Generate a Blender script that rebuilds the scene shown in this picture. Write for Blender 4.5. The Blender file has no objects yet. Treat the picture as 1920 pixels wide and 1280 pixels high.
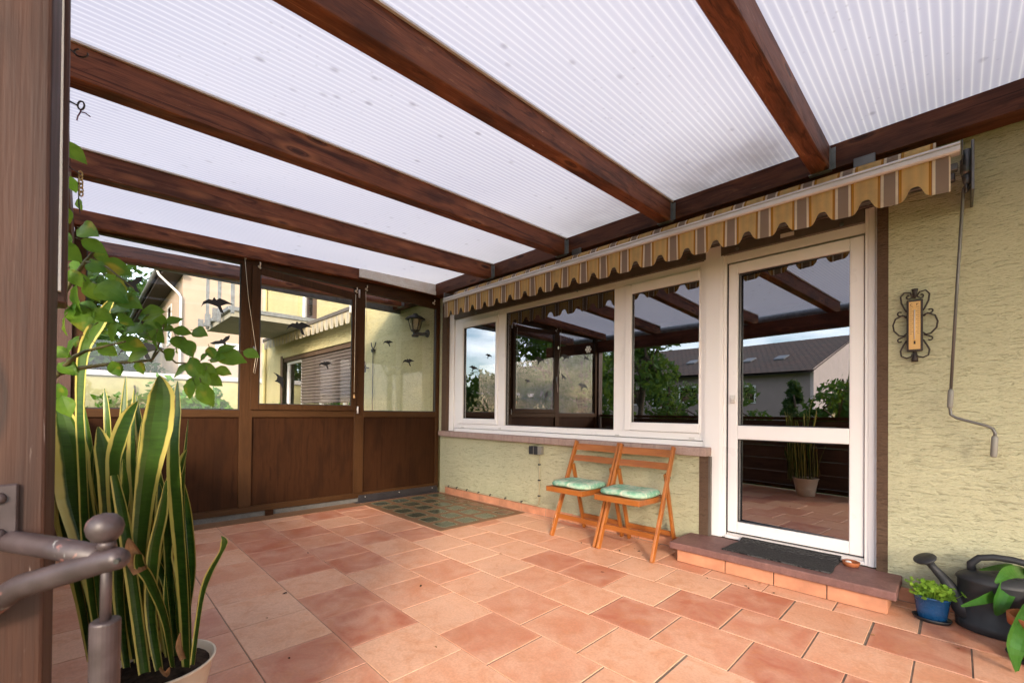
import bpy, bmesh, math, random
import numpy as np
from mathutils import Vector, Matrix, Euler
R_ = math.radians
S = bpy.context.scene
COL = S.collection
random.seed(7)

# ------------------------------------------------------------------ camera
FPX, CYP = 819.494, 764.671
YAW, PITCH, ROLL = 0.7953676, 0.0101706, -0.0107718
CAM = np.array([4.80, -3.36, 1.05])
def _axes():
    f = np.array([-math.sin(YAW)*math.cos(PITCH), math.cos(YAW)*math.cos(PITCH), math.sin(PITCH)])
    r = np.array([math.cos(YAW), math.sin(YAW), 0.0]); d = np.cross(f, r)
    c, s = math.cos(ROLL), math.sin(ROLL)
    return np.stack([c*r+s*d, -s*r+c*d, f])
AX = _axes()
def ray(px, py): return AX.T @ np.array([(px-960)/FPX, (py-CYP)/FPX, 1.0])
def on_x(px, py, x): d = ray(px, py); return Vector(CAM + d*(x-CAM[0])/d[0])
def on_y(px, py, y): d = ray(px, py); return Vector(CAM + d*(y-CAM[1])/d[1])
def on_z(px, py, z=0.0): d = ray(px, py); return Vector(CAM + d*(z-CAM[2])/d[2])
def at(px, py, dep): return Vector(CAM + ray(px, py)*dep)      # dep = distance along the view axis in metres

cd = bpy.data.cameras.new('camera'); co = bpy.data.objects.new('camera', cd); COL.objects.link(co)
cd.sensor_width = 36; cd.lens = FPX/1920*36; cd.shift_y = (CYP-640)/1920
cd.clip_start = 0.02; cd.clip_end = 400
m = Matrix.Identity(4)
for i in range(3):
    m[i][0] = AX[0][i]; m[i][1] = -AX[1][i]; m[i][2] = -AX[2][i]; m[i][3] = CAM[i]
co.matrix_world = m
cd.dof.use_dof = True; cd.dof.focus_distance = 3.6; cd.dof.aperture_fstop = 7.0
S.camera = co

# ------------------------------------------------------------------ world and sun
SUN_EL, SUN_AZ = 21, 132            # azimuth measured from +Y (into the house) towards +X
w = bpy.data.worlds.new('World'); S.world = w; w.use_nodes = True
nt = w.node_tree; nt.nodes.clear()
out = nt.nodes.new('ShaderNodeOutputWorld'); bg = nt.nodes.new('ShaderNodeBackground')
sky = nt.nodes.new('ShaderNodeTexSky'); sky.sky_type = 'NISHITA'; sky.sun_disc = False
sky.sun_elevation = R_(SUN_EL); sky.sun_rotation = R_(SUN_AZ); sky.altitude = 150; sky.dust_density = 1.5
bg.inputs['Strength'].default_value = 0.15
tc = nt.nodes.new('ShaderNodeTexCoord'); mp = nt.nodes.new('ShaderNodeMapping'); mp.inputs['Scale'].default_value = (2.0, 2.0, 6.0)
nz = nt.nodes.new('ShaderNodeTexNoise'); nz.inputs['Scale'].default_value = 1.6; nz.inputs['Detail'].default_value = 7; nz.inputs['Roughness'].default_value = .58
rp = nt.nodes.new('ShaderNodeValToRGB'); rp.color_ramp.elements[0].position = .42; rp.color_ramp.elements[1].position = .66
mx = nt.nodes.new('ShaderNodeMix'); mx.data_type = 'RGBA'
mx.inputs['B'].default_value = (7.6, 7.7, 8.1, 1)
L = nt.links.new
L(tc.outputs['Generated'], mp.inputs['Vector']); L(mp.outputs[0], nz.inputs['Vector']); L(nz.outputs['Fac'], rp.inputs['Fac'])
L(rp.outputs['Color'], mx.inputs['Factor']); L(sky.outputs[0], mx.inputs['A']); L(mx.outputs['Result'], bg.inputs['Color']); L(bg.outputs[0], out.inputs[0])
sl = bpy.data.lights.new('sun', 'SUN'); sl.energy = 1.25; sl.angle = R_(10); sl.color = (1, .84, .68)
so = bpy.data.objects.new('sun', sl); COL.objects.link(so); so.location = (20, 2, 30)
sd = Vector((math.sin(R_(SUN_AZ))*math.cos(R_(SUN_EL)), math.cos(R_(SUN_AZ))*math.cos(R_(SUN_EL)), math.sin(R_(SUN_EL))))
so.rotation_euler = (-sd).to_track_quat('-Z', 'Y').to_euler()
S.view_settings.view_transform = 'Standard'; S.view_settings.look = 'None'; S.view_settings.gamma = 1
S.view_settings.exposure = 1.97
S.render.engine = 'CYCLES'
S.cycles.use_denoising = True
S.cycles.max_bounces = 10; S.cycles.diffuse_bounces = 5; S.cycles.transparent_max_bounces = 16; S.cycles.glossy_bounces = 4
S.cycles.caustics_reflective = False; S.cycles.caustics_refractive = False
S.cycles.sample_clamp_indirect = 8

# ------------------------------------------------------------------ material helpers
class NT:
    def __init__(s, name):
        s.m = bpy.data.materials.new(name); s.m.use_nodes = True; s.t = s.m.node_tree; s.t.nodes.clear()
        s.out = s.n('ShaderNodeOutputMaterial')
    def n(s, typ, **kw):
        nd = s.t.nodes.new(typ)
        for k, v in kw.items(): setattr(nd, k, v)
        return nd
    def l(s, a, b): s.t.links.new(a, b)
    def set(s, inp, v):
        if hasattr(v, 'is_output'): s.l(v, inp)
        elif isinstance(v, (tuple, list)) and len(v) == 3 and inp.type == 'RGBA': inp.default_value = (*v, 1)
        else: inp.default_value = v
    def coord(s, kind='Object', scale=(1, 1, 1), loc=(0, 0, 0), rot=(0, 0, 0)):
        c = s.n('ShaderNodeTexCoord'); mpp = s.n('ShaderNodeMapping')
        mpp.inputs['Scale'].default_value = scale; mpp.inputs['Location'].default_value = loc; mpp.inputs['Rotation'].default_value = rot
        s.l(c.outputs[kind], mpp.inputs['Vector']); return mpp.outputs[0]
    def noise(s, vec, scale=5, detail=4, rough=.5, dist=0):
        nd = s.n('ShaderNodeTexNoise'); s.l(vec, nd.inputs['Vector'])
        for k, v in (('Scale', scale), ('Detail', detail), ('Roughness', rough), ('Distortion', dist)): nd.inputs[k].default_value = v
        return nd.outputs['Fac']
    def vor(s, vec, scale=5, out='Distance', rnd=1):
        nd = s.n('ShaderNodeTexVoronoi'); s.l(vec, nd.inputs['Vector']); nd.inputs['Scale'].default_value = scale; nd.inputs['Randomness'].default_value = rnd
        return nd.outputs[out]
    def ramp(s, fac, stops, interp='LINEAR'):
        nd = s.n('ShaderNodeValToRGB'); cr = nd.color_ramp; cr.interpolation = interp
        while len(cr.elements) < len(stops): cr.elements.new(.5)
        for e, (p, c) in zip(cr.elements, stops):
            e.position = p; e.color = (c, c, c, 1) if isinstance(c, (int, float)) else (*c, 1)
        s.l(fac, nd.inputs['Fac']); return nd.outputs['Color']
    def mix(s, fac, a, b, mode='MIX'):
        nd = s.n('ShaderNodeMix'); nd.data_type = 'RGBA'; nd.blend_type = mode
        s.set(nd.inputs['Factor'], fac); s.set(nd.inputs['A'], a); s.set(nd.inputs['B'], b); return nd.outputs['Result']
    def math(s, op, a, b=0.0, c=0.0):
        nd = s.n('ShaderNodeMath', operation=op)
        for i, v in enumerate((a, b, c)): s.set(nd.inputs[i], v)
        return nd.outputs[0]
    def bump(s, h, strength=.5, dist=.01, nrm=None):
        nd = s.n('ShaderNodeBump'); nd.inputs['Strength'].default_value = strength; nd.inputs['Distance'].default_value = dist
        s.l(h, nd.inputs['Height'])
        if nrm: s.l(nrm, nd.inputs['Normal'])
        return nd.outputs[0]
    def bsdf(s, col, rough=.5, spec=.5, metal=0, nrm=None, **kw):
        b = s.n('ShaderNodeBsdfPrincipled')
        s.set(b.inputs['Base Color'], col); s.set(b.inputs['Roughness'], rough); b.inputs['Specular IOR Level'].default_value = spec; b.inputs['Metallic'].default_value = metal
        if nrm: s.l(nrm, b.inputs['Normal'])
        for k, v in kw.items(): s.set(b.inputs[k], v)
        return b.outputs[0]
    def done(s, sh): s.l(sh, s.out.inputs['Surface']); return s.m

def mat_plain(name, col, rough=.5, spec=.5, metal=0, var=.08, vscale=8, bump=0, bscale=60):
    t = NT(name); v = t.coord()
    n1 = t.noise(v, vscale, 4, .6)
    c = t.ramp(n1, [(.25, tuple(x*(1-var*1.6) for x in col)), (.75, tuple(min(1, x*(1+var)) for x in col))])
    nr = t.bump(t.noise(v, bscale, 4, .6), bump, .004) if bump else None
    return t.done(t.bsdf(c, t.ramp(t.noise(v, vscale*3, 3), [(.3, max(0, rough-.07)), (.7, min(1, rough+.07))]), spec, metal, nr))

def mat_wood(name, base, dark, light, axis='Y', rough=.5, knots=True, dens=1.0, bump=.25, spec=.4):
    t = NT(name)
    def sc(along, across): return tuple(along if a == axis else across for a in 'XYZ')
    warp = t.noise(t.coord(scale=sc(.9, 3)), 1.6, 2)
    v = t.coord(scale=sc(.55*dens, 16*dens))
    vv = t.n('ShaderNodeVectorMath', operation='ADD'); t.l(v, vv.inputs[0])
    wm = t.n('ShaderNodeVectorMath', operation='SCALE'); t.l(warp, wm.inputs[0]); wm.inputs['Scale'].default_value = 3.2; t.l(wm.outputs[0], vv.inputs[1])
    g = t.noise(vv.outputs[0], 1.7, 6, .62, .3)
    fine = t.noise(t.coord(scale=sc(2.5*dens, 90*dens)), 2.2, 3, .6)
    c = t.ramp(g, [(.3, dark), (.48, base), (.6, base), (.74, light)])
    c = t.mix(t.ramp(fine, [(.38, .0), (.68, .5)]), c, dark)
    blot = t.noise(t.coord(scale=sc(1.2, 4)), 2.2, 4, .55)
    c = t.mix(t.ramp(blot, [(.48, 0.0), (.66, .75)]), c, dark)
    crk = t.ramp(t.noise(t.coord(scale=sc(.35, 26*dens), loc=(1, 2, 3)), 2.0, 3, .5, .4), [(.66, 0.0), (.69, 1.0)])
    if knots: c = t.mix(t.math('MULTIPLY', crk, .7), c, tuple(x*.4 for x in dark))
    if knots:
        scr = t.math('MULTIPLY', t.ramp(t.noise(t.coord(scale=sc(5, 55), loc=(4, 1, 2)), 1.6, 4, .7, 1.2), [(.66, 0.0), (.71, 1.0)]), t.ramp(t.noise(t.coord(scale=sc(1.3, 3), loc=(9, 3, 1)), 1.8, 3, .6), [(.52, 0.0), (.64, .75)]))
        c = t.mix(scr, c, tuple(min(.6, x*1.2+.16) for x in light))
    hgt = t.math('ADD', t.math('MULTIPLY', g, .5), t.math('MULTIPLY', fine, .5))
    if knots:
        kd = t.vor(t.coord(scale=sc(2.4, 8.5)), 1.0)
        ring = t.ramp(kd, [(.0, 1.0), (.07, 1.0), (.10, .3), (.13, .85), (.17, 0.0)])
        c = t.mix(t.math('MULTIPLY', ring, .8), c, tuple(x*.45 for x in dark))
        halo = t.ramp(kd, [(.12, 0.0), (.19, .8), (.34, 0.0)])
        c = t.mix(t.math('MULTIPLY', halo, .5), c, light)
    nr = t.bump(hgt, bump, .006)
    return t.done(t.bsdf(c, t.ramp(g, [(.3, min(1, rough+.1)), (.7, rough-.05)]), spec, 0, nr))

def mat_stucco(name, col, groove, seedv=0, s=1.0, strength=.9):
    t = NT(name)
    w1 = t.noise(t.coord(scale=(3*s, 3*s, 5*s), loc=(seedv, 0, 0)), 2.0, 3, .5)
    v = t.coord(scale=(5.5*s, 5.5*s, 30*s), loc=(seedv, 3, 1))
    vv = t.n('ShaderNodeVectorMath', operation='ADD'); t.l(v, vv.inputs[0])
    wm = t.n('ShaderNodeVectorMath', operation='SCALE'); t.l(w1, wm.inputs[0]); wm.inputs['Scale'].default_value = 1.3; t.l(wm.outputs[0], vv.inputs[1])
    a = t.noise(vv.outputs[0], 1.5, 4, .55, .6)
    ridge = t.ramp(a, [(.30, 0.0), (.40, .62), (.5, 1.0), (.66, .78)])
    a2 = t.noise(t.coord(scale=(16*s, 16*s, 62*s), loc=(2, seedv, 5)), 1.5, 3, .6, .5)
    grain = t.noise(t.coord(scale=(26*s, 26*s, 60*s)), 2.2, 5, .65)
    big = t.noise(t.coord(scale=(9*s, 9*s, 18*s)), 1.3, 2)
    h = t.math('ADD', t.math('ADD', t.math('MULTIPLY', ridge, .6), t.math('MULTIPLY', a2, .75)), t.math('ADD', t.math('MULTIPLY', grain, .38), t.math('MULTIPLY', big, .35)))
    stain = t.noise(t.coord(scale=(1.6, 1.6, .8)), 1.5, 5, .65)
    sz = t.n('ShaderNodeSeparateXYZ'); t.l(t.coord(), sz.inputs[0])
    low = t.math('MULTIPLY', t.ramp(sz.outputs[2], [(.06, 1.0), (.28, 0.0)]), t.ramp(t.noise(t.coord(scale=(6, 6, 3)), 1.5, 5, .7), [(.35, 0.0), (.65, .7)]))
    c = t.mix(t.ramp(stain, [(.35, 0.0), (.7, .5)]), col, tuple(x*.82 for x in col))
    c = t.mix(low, c, tuple(x*.62 for x in col))
    c = t.mix(t.ramp(a, [(.31, .45), (.40, 0.0)]), c, groove)
    c = t.mix(t.ramp(a2, [(.34, .5), (.46, 0.0)]), c, groove)
    nr = t.bump(h, strength, .020/s)
    return t.done(t.bsdf(c, .92, .15, 0, nr))

def mat_leaf(name, c1, c2, trans=.35, rough=.45, vs=3.0, yellow=None):
    t = NT(name); v = t.coord()
    n1 = t.noise(v, vs, 3, .6); n2 = t.noise(v, vs*7, 3, .6)
    c = t.mix(t.ramp(n1, [(.3, 0.0), (.7, 1.0)]), c1, c2)
    c = t.mix(t.ramp(n2, [(.45, 0.0), (.75, .4)]), c, tuple(x*.55 for x in c1))
    if yellow: c = t.mix(t.ramp(t.noise(v, vs*2.1, 2), [(.62, 0.0), (.72, .75)]), c, yellow)
    b = t.bsdf(c, rough, .15)
    tr = t.n('ShaderNodeBsdfTranslucent'); t.set(tr.inputs['Color'], t.mix(.5, c, (.30, .42, .05)))
    mxs = t.n('ShaderNodeMixShader'); mxs.inputs[0].default_value = trans; t.l(b, mxs.inputs[1]); t.l(tr.outputs[0], mxs.inputs[2])
    return t.done(mxs.outputs[0])

def mat_glass(name, fac, tint, gain=.8, rough=0.0, gcol=(.95, .96, 1.0), wav=.0):
    t = NT(name)
    fr = t.n('ShaderNodeFresnel'); fr.inputs['IOR'].default_value = 1.5
    f = t.math('MINIMUM', t.math('ADD', t.math('MULTIPLY', fr.outputs[0], gain), fac), 1.0)
    geo = t.n('ShaderNodeNewGeometry'); f = t.math('MULTIPLY', f, t.math('SUBTRACT', 1.0, geo.outputs['Backfacing']))   # only the outer face of a pane reflects
    tp = t.n('ShaderNodeBsdfTransparent'); tp.inputs['Color'].default_value = (*tint, 1)
    gl = t.n('ShaderNodeBsdfGlossy'); gl.inputs['Roughness'].default_value = rough; gl.inputs['Color'].default_value = (*gcol, 1)
    if wav:
        t.l(t.bump(t.noise(t.coord(), 1.6, 1), wav, .02), gl.inputs['Normal'])
    ms = t.n('ShaderNodeMixShader'); t.l(f, ms.inputs[0]); t.l(tp.outputs[0], ms.inputs[1]); t.l(gl.outputs[0], ms.inputs[2])
    return t.done(ms.outputs[0])

def mat_tiles(name):
    t = NT(name)
    at_ = t.n('ShaderNodeVertexColor'); at_.layer_name = 'tile'
    sep = t.n('ShaderNodeSeparateColor'); t.l(at_.outputs[0], sep.inputs[0])
    c0 = t.ramp(sep.outputs[0], [(0, (.44, .120, .062)), (.25, (.55, .195, .105)), (.6, (.66, .295, .165)), (1, (.74, .40, .245))])
    offs = t.n('ShaderNodeVectorMath', operation='ADD'); t.l(t.coord(scale=(1, 1, 1)), offs.inputs[0])
    rv = t.n('ShaderNodeVectorMath', operation='SCALE'); t.l(at_.outputs[0], rv.inputs[0]); rv.inputs['Scale'].default_value = 37.0; t.l(rv.outputs[0], offs.inputs[1])
    cl = t.noise(offs.outputs[0], 5.5, 6, .62, .6)
    c = t.mix(t.ramp(cl, [(.36, 0.0), (.62, .85)]), c0, t.mix(.55, c0, (.78, .49, .34)))
    cl2 = t.noise(offs.outputs[0], 9, 5, .7, .9)
    c = t.mix(t.ramp(cl2, [(.50, 0.0), (.68, .48)]), c, (.56, .21, .08))
    fine = t.noise(offs.outputs[0], 90, 3, .7)
    c = t.mix(t.ramp(fine, [(.40, .22), (.6, 0.0)]), c, (.33, .15, .09))
    uv = t.n('ShaderNodeUVMap'); uv.uv_map = 'UVMap'; sx = t.n('ShaderNodeSeparateXYZ'); t.l(uv.outputs[0], sx.inputs[0])
    e = t.math('MINIMUM', t.math('MINIMUM', sx.outputs[0], t.math('SUBTRACT', 1, sx.outputs[0])), t.math('MINIMUM', sx.outputs[1], t.math('SUBTRACT', 1, sx.outputs[1])))
    e = t.math('ADD', e, t.math('MULTIPLY', t.math('SUBTRACT', cl2, .5), .06))
    c = t.mix(t.ramp(e, [(.0, .22), (.03, .16), (.06, 0.0)]), c, (.70, .42, .28))
    grime = t.noise(t.coord(), .9, 5, .65)
    c = t.mix(t.ramp(grime, [(.5, 0.0), (.75, .3)]), c, (.33, .17, .11))
    h = t.math('ADD', t.math('MULTIPLY', cl, .7), t.math('MULTIPLY', fine, .12))
    nr = t.bump(h, .22, .006)
    return t.done(t.bsdf(c, t.ramp(cl, [(.3, .42), (.7, .58)]), .4, 0, nr))

def mat_roof(name):
    t = NT(name); v = t.coord()
    sx = t.n('ShaderNodeSeparateXYZ'); t.l(v, sx.inputs[0])
    fr = t.math('FRACT', t.math('DIVIDE', t.math('ADD', sx.outputs[0], 20.0), .032))
    line = t.ramp(fr, [(0, 1.0), (.04, 1.0), (.13, .35), (.30, .06), (.5, 0.0), (.72, .06), (.88, .35), (.96, 1.0), (1, 1.0)])
    soft = t.noise(t.coord(scale=(.8, .45, 1)), 1.1, 3, .5)
    base = t.mix(t.ramp(soft, [(.3, 0.0), (.7, 1.0)]), (.62, .63, .73), (.78, .78, .84))
    base = t.mix(line, base, (1, 1, 1))
    sp = t.vor(t.coord(scale=(8, 5.5, 1)), 1.0); msk = t.noise(t.coord(), 1.9, 3, .6)
    spot = t.math('MULTIPLY', t.ramp(sp, [(.05, 1.0), (.15, 0.0)]), t.ramp(msk, [(.42, 0.0), (.56, 1.0)]))
    sp2 = t.math('MULTIPLY', t.ramp(t.vor(t.coord(scale=(21, 17, 1), loc=(3, 1, 0)), 1.0), [(.05, 1.0), (.16, 0.0)]), t.ramp(t.noise(t.coord(loc=(7, 2, 0)), 1.4, 3, .6), [(.40, 0.0), (.55, .9)]))
    # darker grey towards the house beam, strongest over one bay
    beam_dark = t.math('MULTIPLY', t.ramp(t.math('SUBTRACT', sx.outputs[1], .7), [(.02, 0.0), (.35, .35), (.62, .88), (.82, 1.0)]), t.math('MULTIPLY', t.ramp(t.noise(t.coord(scale=(1.4, 1.0, 1)), 1.5, 5, .6), [(.30, .45), (.60, 1.0)]), t.ramp(t.math('MULTIPLY', t.math('ADD', sx.outputs[0], 2.0), .2), [(.10, .10), (.40, .30), (.64, .95), (.80, 1.0), (.86, .35), (1.0, .2)])))
    c = t.mix(t.math('MULTIPLY', spot, .5), base, (.20, .18, .20))
    c = t.mix(t.math('MULTIPLY', sp2, .35), c, (.28, .26, .27))
    c = t.mix(t.math('MULTIPLY', beam_dark, .88), c, (.20, .18, .175))
    tr = t.n('ShaderNodeBsdfTranslucent'); t.l(t.mix(1.0, c, (.43, .425, .45), 'MULTIPLY'), tr.inputs['Color'])
    nr = t.bump(line, .25, .004)
    df = t.bsdf(t.mix(.55, c, (.9, .9, .9)), .28, .5, 0, nr)
    ms = t.n('ShaderNodeMixShader'); ms.inputs[0].default_value = .78; t.l(df, ms.inputs[1]); t.l(tr.outputs[0], ms.inputs[2])
    return t.done(ms.outputs[0])

def mat_awning(name, per=.2, fade=0.0):
    t = NT(name)
    uv = t.n('ShaderNodeUVMap'); uv.uv_map = 'UVMap'; sx = t.n('ShaderNodeSeparateXYZ'); t.l(uv.outputs[0], sx.inputs[0])
    fr = t.math('FRACT', sx.outputs[0])
    tan = (.72, .47, .19); tan2 = (.60, .41, .18); taupe = (.30, .22, .175); wht = (.78, .67, .52); org = (.54, .25, .03); drk = (.27, .11, .03)
    st = [(0, taupe), (.118, taupe), (.119, wht), (.172, wht), (.173, drk), (.190, drk), (.191, org), (.222, org), (.223, drk), (.236, org), (.25, tan), (.38, tan2), (.52, tan), (.62, tan2), (.75, tan), (.765, org),
          (.777, drk), (.790, org), (.812, drk), (.828, wht), (.881, wht), (.882, taupe)]
    nd = t.n('ShaderNodeValToRGB'); cr = nd.color_ramp
    while len(cr.elements) < len(st): cr.elements.new(.5)
    for e_, (p, c) in zip(cr.elements, st): e_.position = p; e_.color = (*c, 1)
    t.l(fr, nd.inputs['Fac']); c = nd.outputs['Color']
    if fade: c = t.mix(fade, c, (.55, .52, .42))
    c = t.mix(t.ramp(t.noise(t.coord(), 7, 5, .65), [(.45, 0.0), (.8, .45)]), c, (.27, .19, .11))
    nr = t.bump(t.noise(t.coord(scale=(1, 1, .35)), 28, 3, .6), .3, .006)
    b = t.bsdf(c, .8, .2, 0, nr)
    tr = t.n('ShaderNodeBsdfTranslucent'); t.l(c, tr.inputs['Color'])
    ms = t.n('ShaderNodeMixShader'); ms.inputs[0].default_value = .3; t.l(b, ms.inputs[1]); t.l(tr.outputs[0], ms.inputs[2])
    return t.done(ms.outputs[0])

def mat_snake(name):
    t = NT(name)
    uv = t.n('ShaderNodeUVMap'); uv.uv_map = 'UVMap'; sx = t.n('ShaderNodeSeparateXYZ'); t.l(uv.outputs[0], sx.inputs[0])
    e = t.math('ABSOLUTE', t.math('SUBTRACT', sx.outputs[0], .5))
    e = t.math('ADD', e, t.math('MULTIPLY', t.math('SUBTRACT', t.noise(t.coord(), 14, 3), .5), .12))
    band = t.noise(t.coord(scale=(5, 5, 34)), 2.0, 5, .7, 1.5)
    grn = t.mix(t.ramp(band, [(.35, 0.0), (.65, 1.0)]), (.011, .042, .006), (.034, .090, .011))
    grn = t.mix(t.ramp(t.noise(t.coord(), 4, 2), [(.40, 0.0), (.75, .8)]), grn, (.075, .135, .014))
    yel = t.mix(t.noise(t.coord(), 9, 3), (.50, .46, .07), (.62, .50, .17))
    c = t.mix(t.ramp(e, [(.33, 0.0), (.375, 1.0)]), grn, yel)
    brown = t.ramp(t.math('MULTIPLY', t.noise(t.coord(), 6, 4, .6), t.math('MULTIPLY', e, 2.0)), [(.60, 0.0), (.66, 1.0)])
    c = t.mix(brown, c, (.20, .08, .03))
    b = t.bsdf(c, .38, .5, 0, t.bump(band, .12, .003))
    tr = t.n('ShaderNodeBsdfTranslucent'); t.l(c, tr.inputs['Color'])
    ms = t.n('ShaderNodeMixShader'); ms.inputs[0].default_value = .22; t.l(b, ms.inputs[1]); t.l(tr.outputs[0], ms.inputs[2])
    return t.done(ms.outputs[0])

def mat_stone(name, col, col2, streak=None, rough=.75, sc=6):
    t = NT(name); v = t.coord()
    n1 = t.noise(v, sc, 5, .65, .5); n2 = t.noise(v, sc*12, 4, .7)
    c = t.mix(t.ramp(n1, [(.35, 0.0), (.7, 1.0)]), col, col2)
    c = t.mix(t.ramp(n2, [(.45, .35), (.62, 0.0)]), c, tuple(x*.6 for x in col))
    if streak: c = t.mix(t.ramp(t.noise(t.coord(scale=streak), 2.0, 4, .6), [(.5, 0.0), (.75, .5)]), c, tuple(x*.5 for x in col))
    return t.done(t.bsdf(c, rough, .3, 0, t.bump(t.math('ADD', n1, t.math('MULTIPLY', n2, .6)), .4, .004)))

def mat_cushion(name):
    t = NT(name); v = t.coord()
    n1 = t.noise(v, 13, 3, .6, 1.0); n2 = t.noise(v, 26, 3, .6, .6)
    c = t.ramp(n1, [(.28, (.12, .30, .19)), (.42, (.20, .38, .26)), (.53, (.38, .50, .38)), (.66, (.55, .56, .42)), (.8, (.54, .42, .36))])
    c = t.mix(t.ramp(n2, [(.5, 0.0), (.7, .5)]), c, (.13, .36, .25))
    return t.done(t.bsdf(c, .9, .15, 0, t.bump(t.noise(v, 220, 3, .7), .3, .002)))

def mat_roof_tiles(name):
    t = NT(name)
    v = t.coord(kind='UV', scale=(1, 1, 1))
    br = t.n('ShaderNodeTexBrick'); t.l(v, br.inputs['Vector']); br.inputs['Scale'].default_value = 1.0
    br.inputs['Brick Width'].default_value = .3; br.inputs['Row Height'].default_value = .33; br.inputs['Mortar Size'].default_value = .03; br.inputs['Mortar Smooth'].default_value = .5
    br.inputs['Color1'].default_value = (.115, .075, .055, 1); br.inputs['Color2'].default_value = (.15, .09, .065, 1); br.inputs['Mortar'].default_value = (.03, .022, .02, 1)
    c = t.mix(t.ramp(t.noise(t.coord(), .8, 4), [(.4, 0.0), (.7, .5)]), br.outputs['Color'], (.09, .08, .065))
    return t.done(t.bsdf(c, .8, .3, 0, t.bump(br.outputs['Fac'], .6, -.02)))

M = {}
M['tiles'] = mat_tiles('terracotta floor tiles')
M['grout'] = mat_plain('grey grout', (.25, .195, .15), .9, .1, var=.25, vscale=14, bump=.3)
M['tile_plain'] = mat_plain('terracotta skirting', (.52, .235, .135), .5, .4, var=.22, vscale=7, bump=.1)
M['beam_y'] = mat_wood('stained rafter timber', (.225, .070, .029), (.050, .015, .008), (.45, .175, .072), 'Y', .5, spec=.25)
M['beam_x'] = mat_wood('stained ledger timber', (.125, .038, .017), (.038, .011, .006), (.23, .080, .032), 'X', .5, spec=.25)
M['post_z'] = mat_wood('weathered brown post', (.046, .0150, .0065), (.020, .006, .003), (.070, .026, .012), 'Z', .6, dens=.9)
M['post_dark'] = mat_wood('dark brown board', (.075, .034, .024), (.04, .018, .014), (.11, .05, .034), 'Z', .55)
M['frame_z'] = mat_wood('brown foiled frame upright', (.060, .0255, .0085), (.039, .016, .005), (.080, .036, .0125), 'Z', .5, False, 2.2, .08, .14)
M['frame_y'] = mat_wood('brown foiled frame rail', (.064, .0285, .0095), (.041, .017, .0055), (.086, .040, .0145), 'Y', .5, False, 2.2, .08, .14)
M['panel'] = mat_wood('brown wood grain panel', (.038, .0135, .0042), (.021, .0075, .0025), (.052, .0195, .0065), 'Z', .6, False, 1.5, .1, .1)
M['panel_x'] = mat_wood('brown horizontal boards', (.085, .040, .022), (.04, .017, .010), (.12, .058, .03), 'X', .5, False, 1.2, .15)
M['chair'] = mat_wood('varnished orange beech', (.37, .122, .020), (.22, .062, .010), (.46, .170, .034), 'Z', .32, False, 1.6, .06, .5)
M['chair_x'] = mat_wood('varnished orange beech slat', (.35, .115, .021), (.21, .060, .010), (.43, .155, .034), 'X', .32, False, 1.6, .06, .5)
M['stucco'] = mat_stucco('pale yellow green render', (.52, .505, .335), (.26, .245, .145), 0, 2.0)
M['stucco_brown'] = mat_stucco('brown render band', (.125, .078, .052), (.06, .036, .026), 5, 2.2)
M['stucco_far'] = mat_stucco('yellow render next door', (.56, .48, .26), (.30, .25, .13), 9, 1.6, 1.0)
M['white'] = mat_plain('white window plastic', (.80, .77, .765), .34, .5, var=.012, vscale=2)
M['white_old'] = mat_plain('off white painted plastic', (.66, .63, .60), .45, .4, var=.12, vscale=6)
M['whitewash'] = mat_stone('patchy white filler', (.82, .79, .74), (.68, .60, .52), None, .9, 9)
M['shutter_box'] = mat_plain('grey brown shutter box', (.105, .085, .070), .5, .4, var=.12)
M['glass_win'] = mat_glass('window glass', .25, (.42, .42, .41), .95, wav=.012)
M['glass_clear'] = mat_glass('partition glass', .012, (.96, .97, .96), .85)
M['glass_far'] = mat_glass('far window glass', .25, (.25, .27, .28), .8)
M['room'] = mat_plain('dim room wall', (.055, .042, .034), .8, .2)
M['curtain'] = mat_plain('net curtain', (.55, .55, .55), .9, .1)
M['sill'] = mat_stone('red sandstone sill', (.34, .235, .20), (.40, .295, .255), (14, 14, .8), .8, 8)
M['step'] = mat_stone('red sandstone step', (.165, .082, .073), (.235, .122, .104), (12, 12, 1.2), .62, 6)
M['concrete'] = mat_stone('grey concrete', (.115, .108, .10), (.19, .18, .165), None, .9, 8)
M['brown_strip'] = mat_stone('brown painted concrete', (.195, .105, .055), (.25, .135, .07), None, .55, 7)
M['black_strip'] = mat_plain('dark sealing strip', (.028, .025, .027), .35, .5, var=.2)
M['alu'] = mat_plain('pale aluminium', (.66, .62, .60), .35, .5, .15, var=.05)
M['steel'] = mat_plain('grey metal', (.16, .16, .16), .42, .5, .7, var=.15)
M['zinc'] = mat_plain('galvanised metal', (.22, .23, .24), .5, .4, .3, var=.2, vscale=20)
M['crank'] = mat_plain('grey lacquered rod', (.13, .125, .12), .38, .5, .4, var=.06)
M['grip'] = mat_plain('grey plastic grip', (.22, .21, .185), .5, .4, var=.06)
M['awning'] = mat_awning('striped awning fabric')
M['awning_far'] = mat_awning('faded awning fabric', fade=.6)
M['iron'] = mat_plain('wrought iron', (.045, .035, .030), .55, .4, .4, var=.25, vscale=30, bump=.3)
M['thermo'] = mat_plain('pale wood scale', (.62, .38, .13), .45, .4, var=.08)
M['ink'] = mat_plain('dark print', (.03, .02, .015), .6, .3)
M['cable'] = mat_plain('beige cable', (.42, .37, .24), .6, .3)
M['red'] = mat_plain('thermometer fluid', (.6, .55, .5), .2, .5)
M['mat'] = None
M['can'] = mat_plain('dark grey plastic', (.026, .027, .030), .5, .3, var=.12, vscale=10)
M['blue'] = mat_plain('blue glazed pot', (.012, .075, .20), .25, .5, var=.15)
M['saucer'] = mat_plain('black plastic saucer', (.014, .015, .018), .35, .5)
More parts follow.
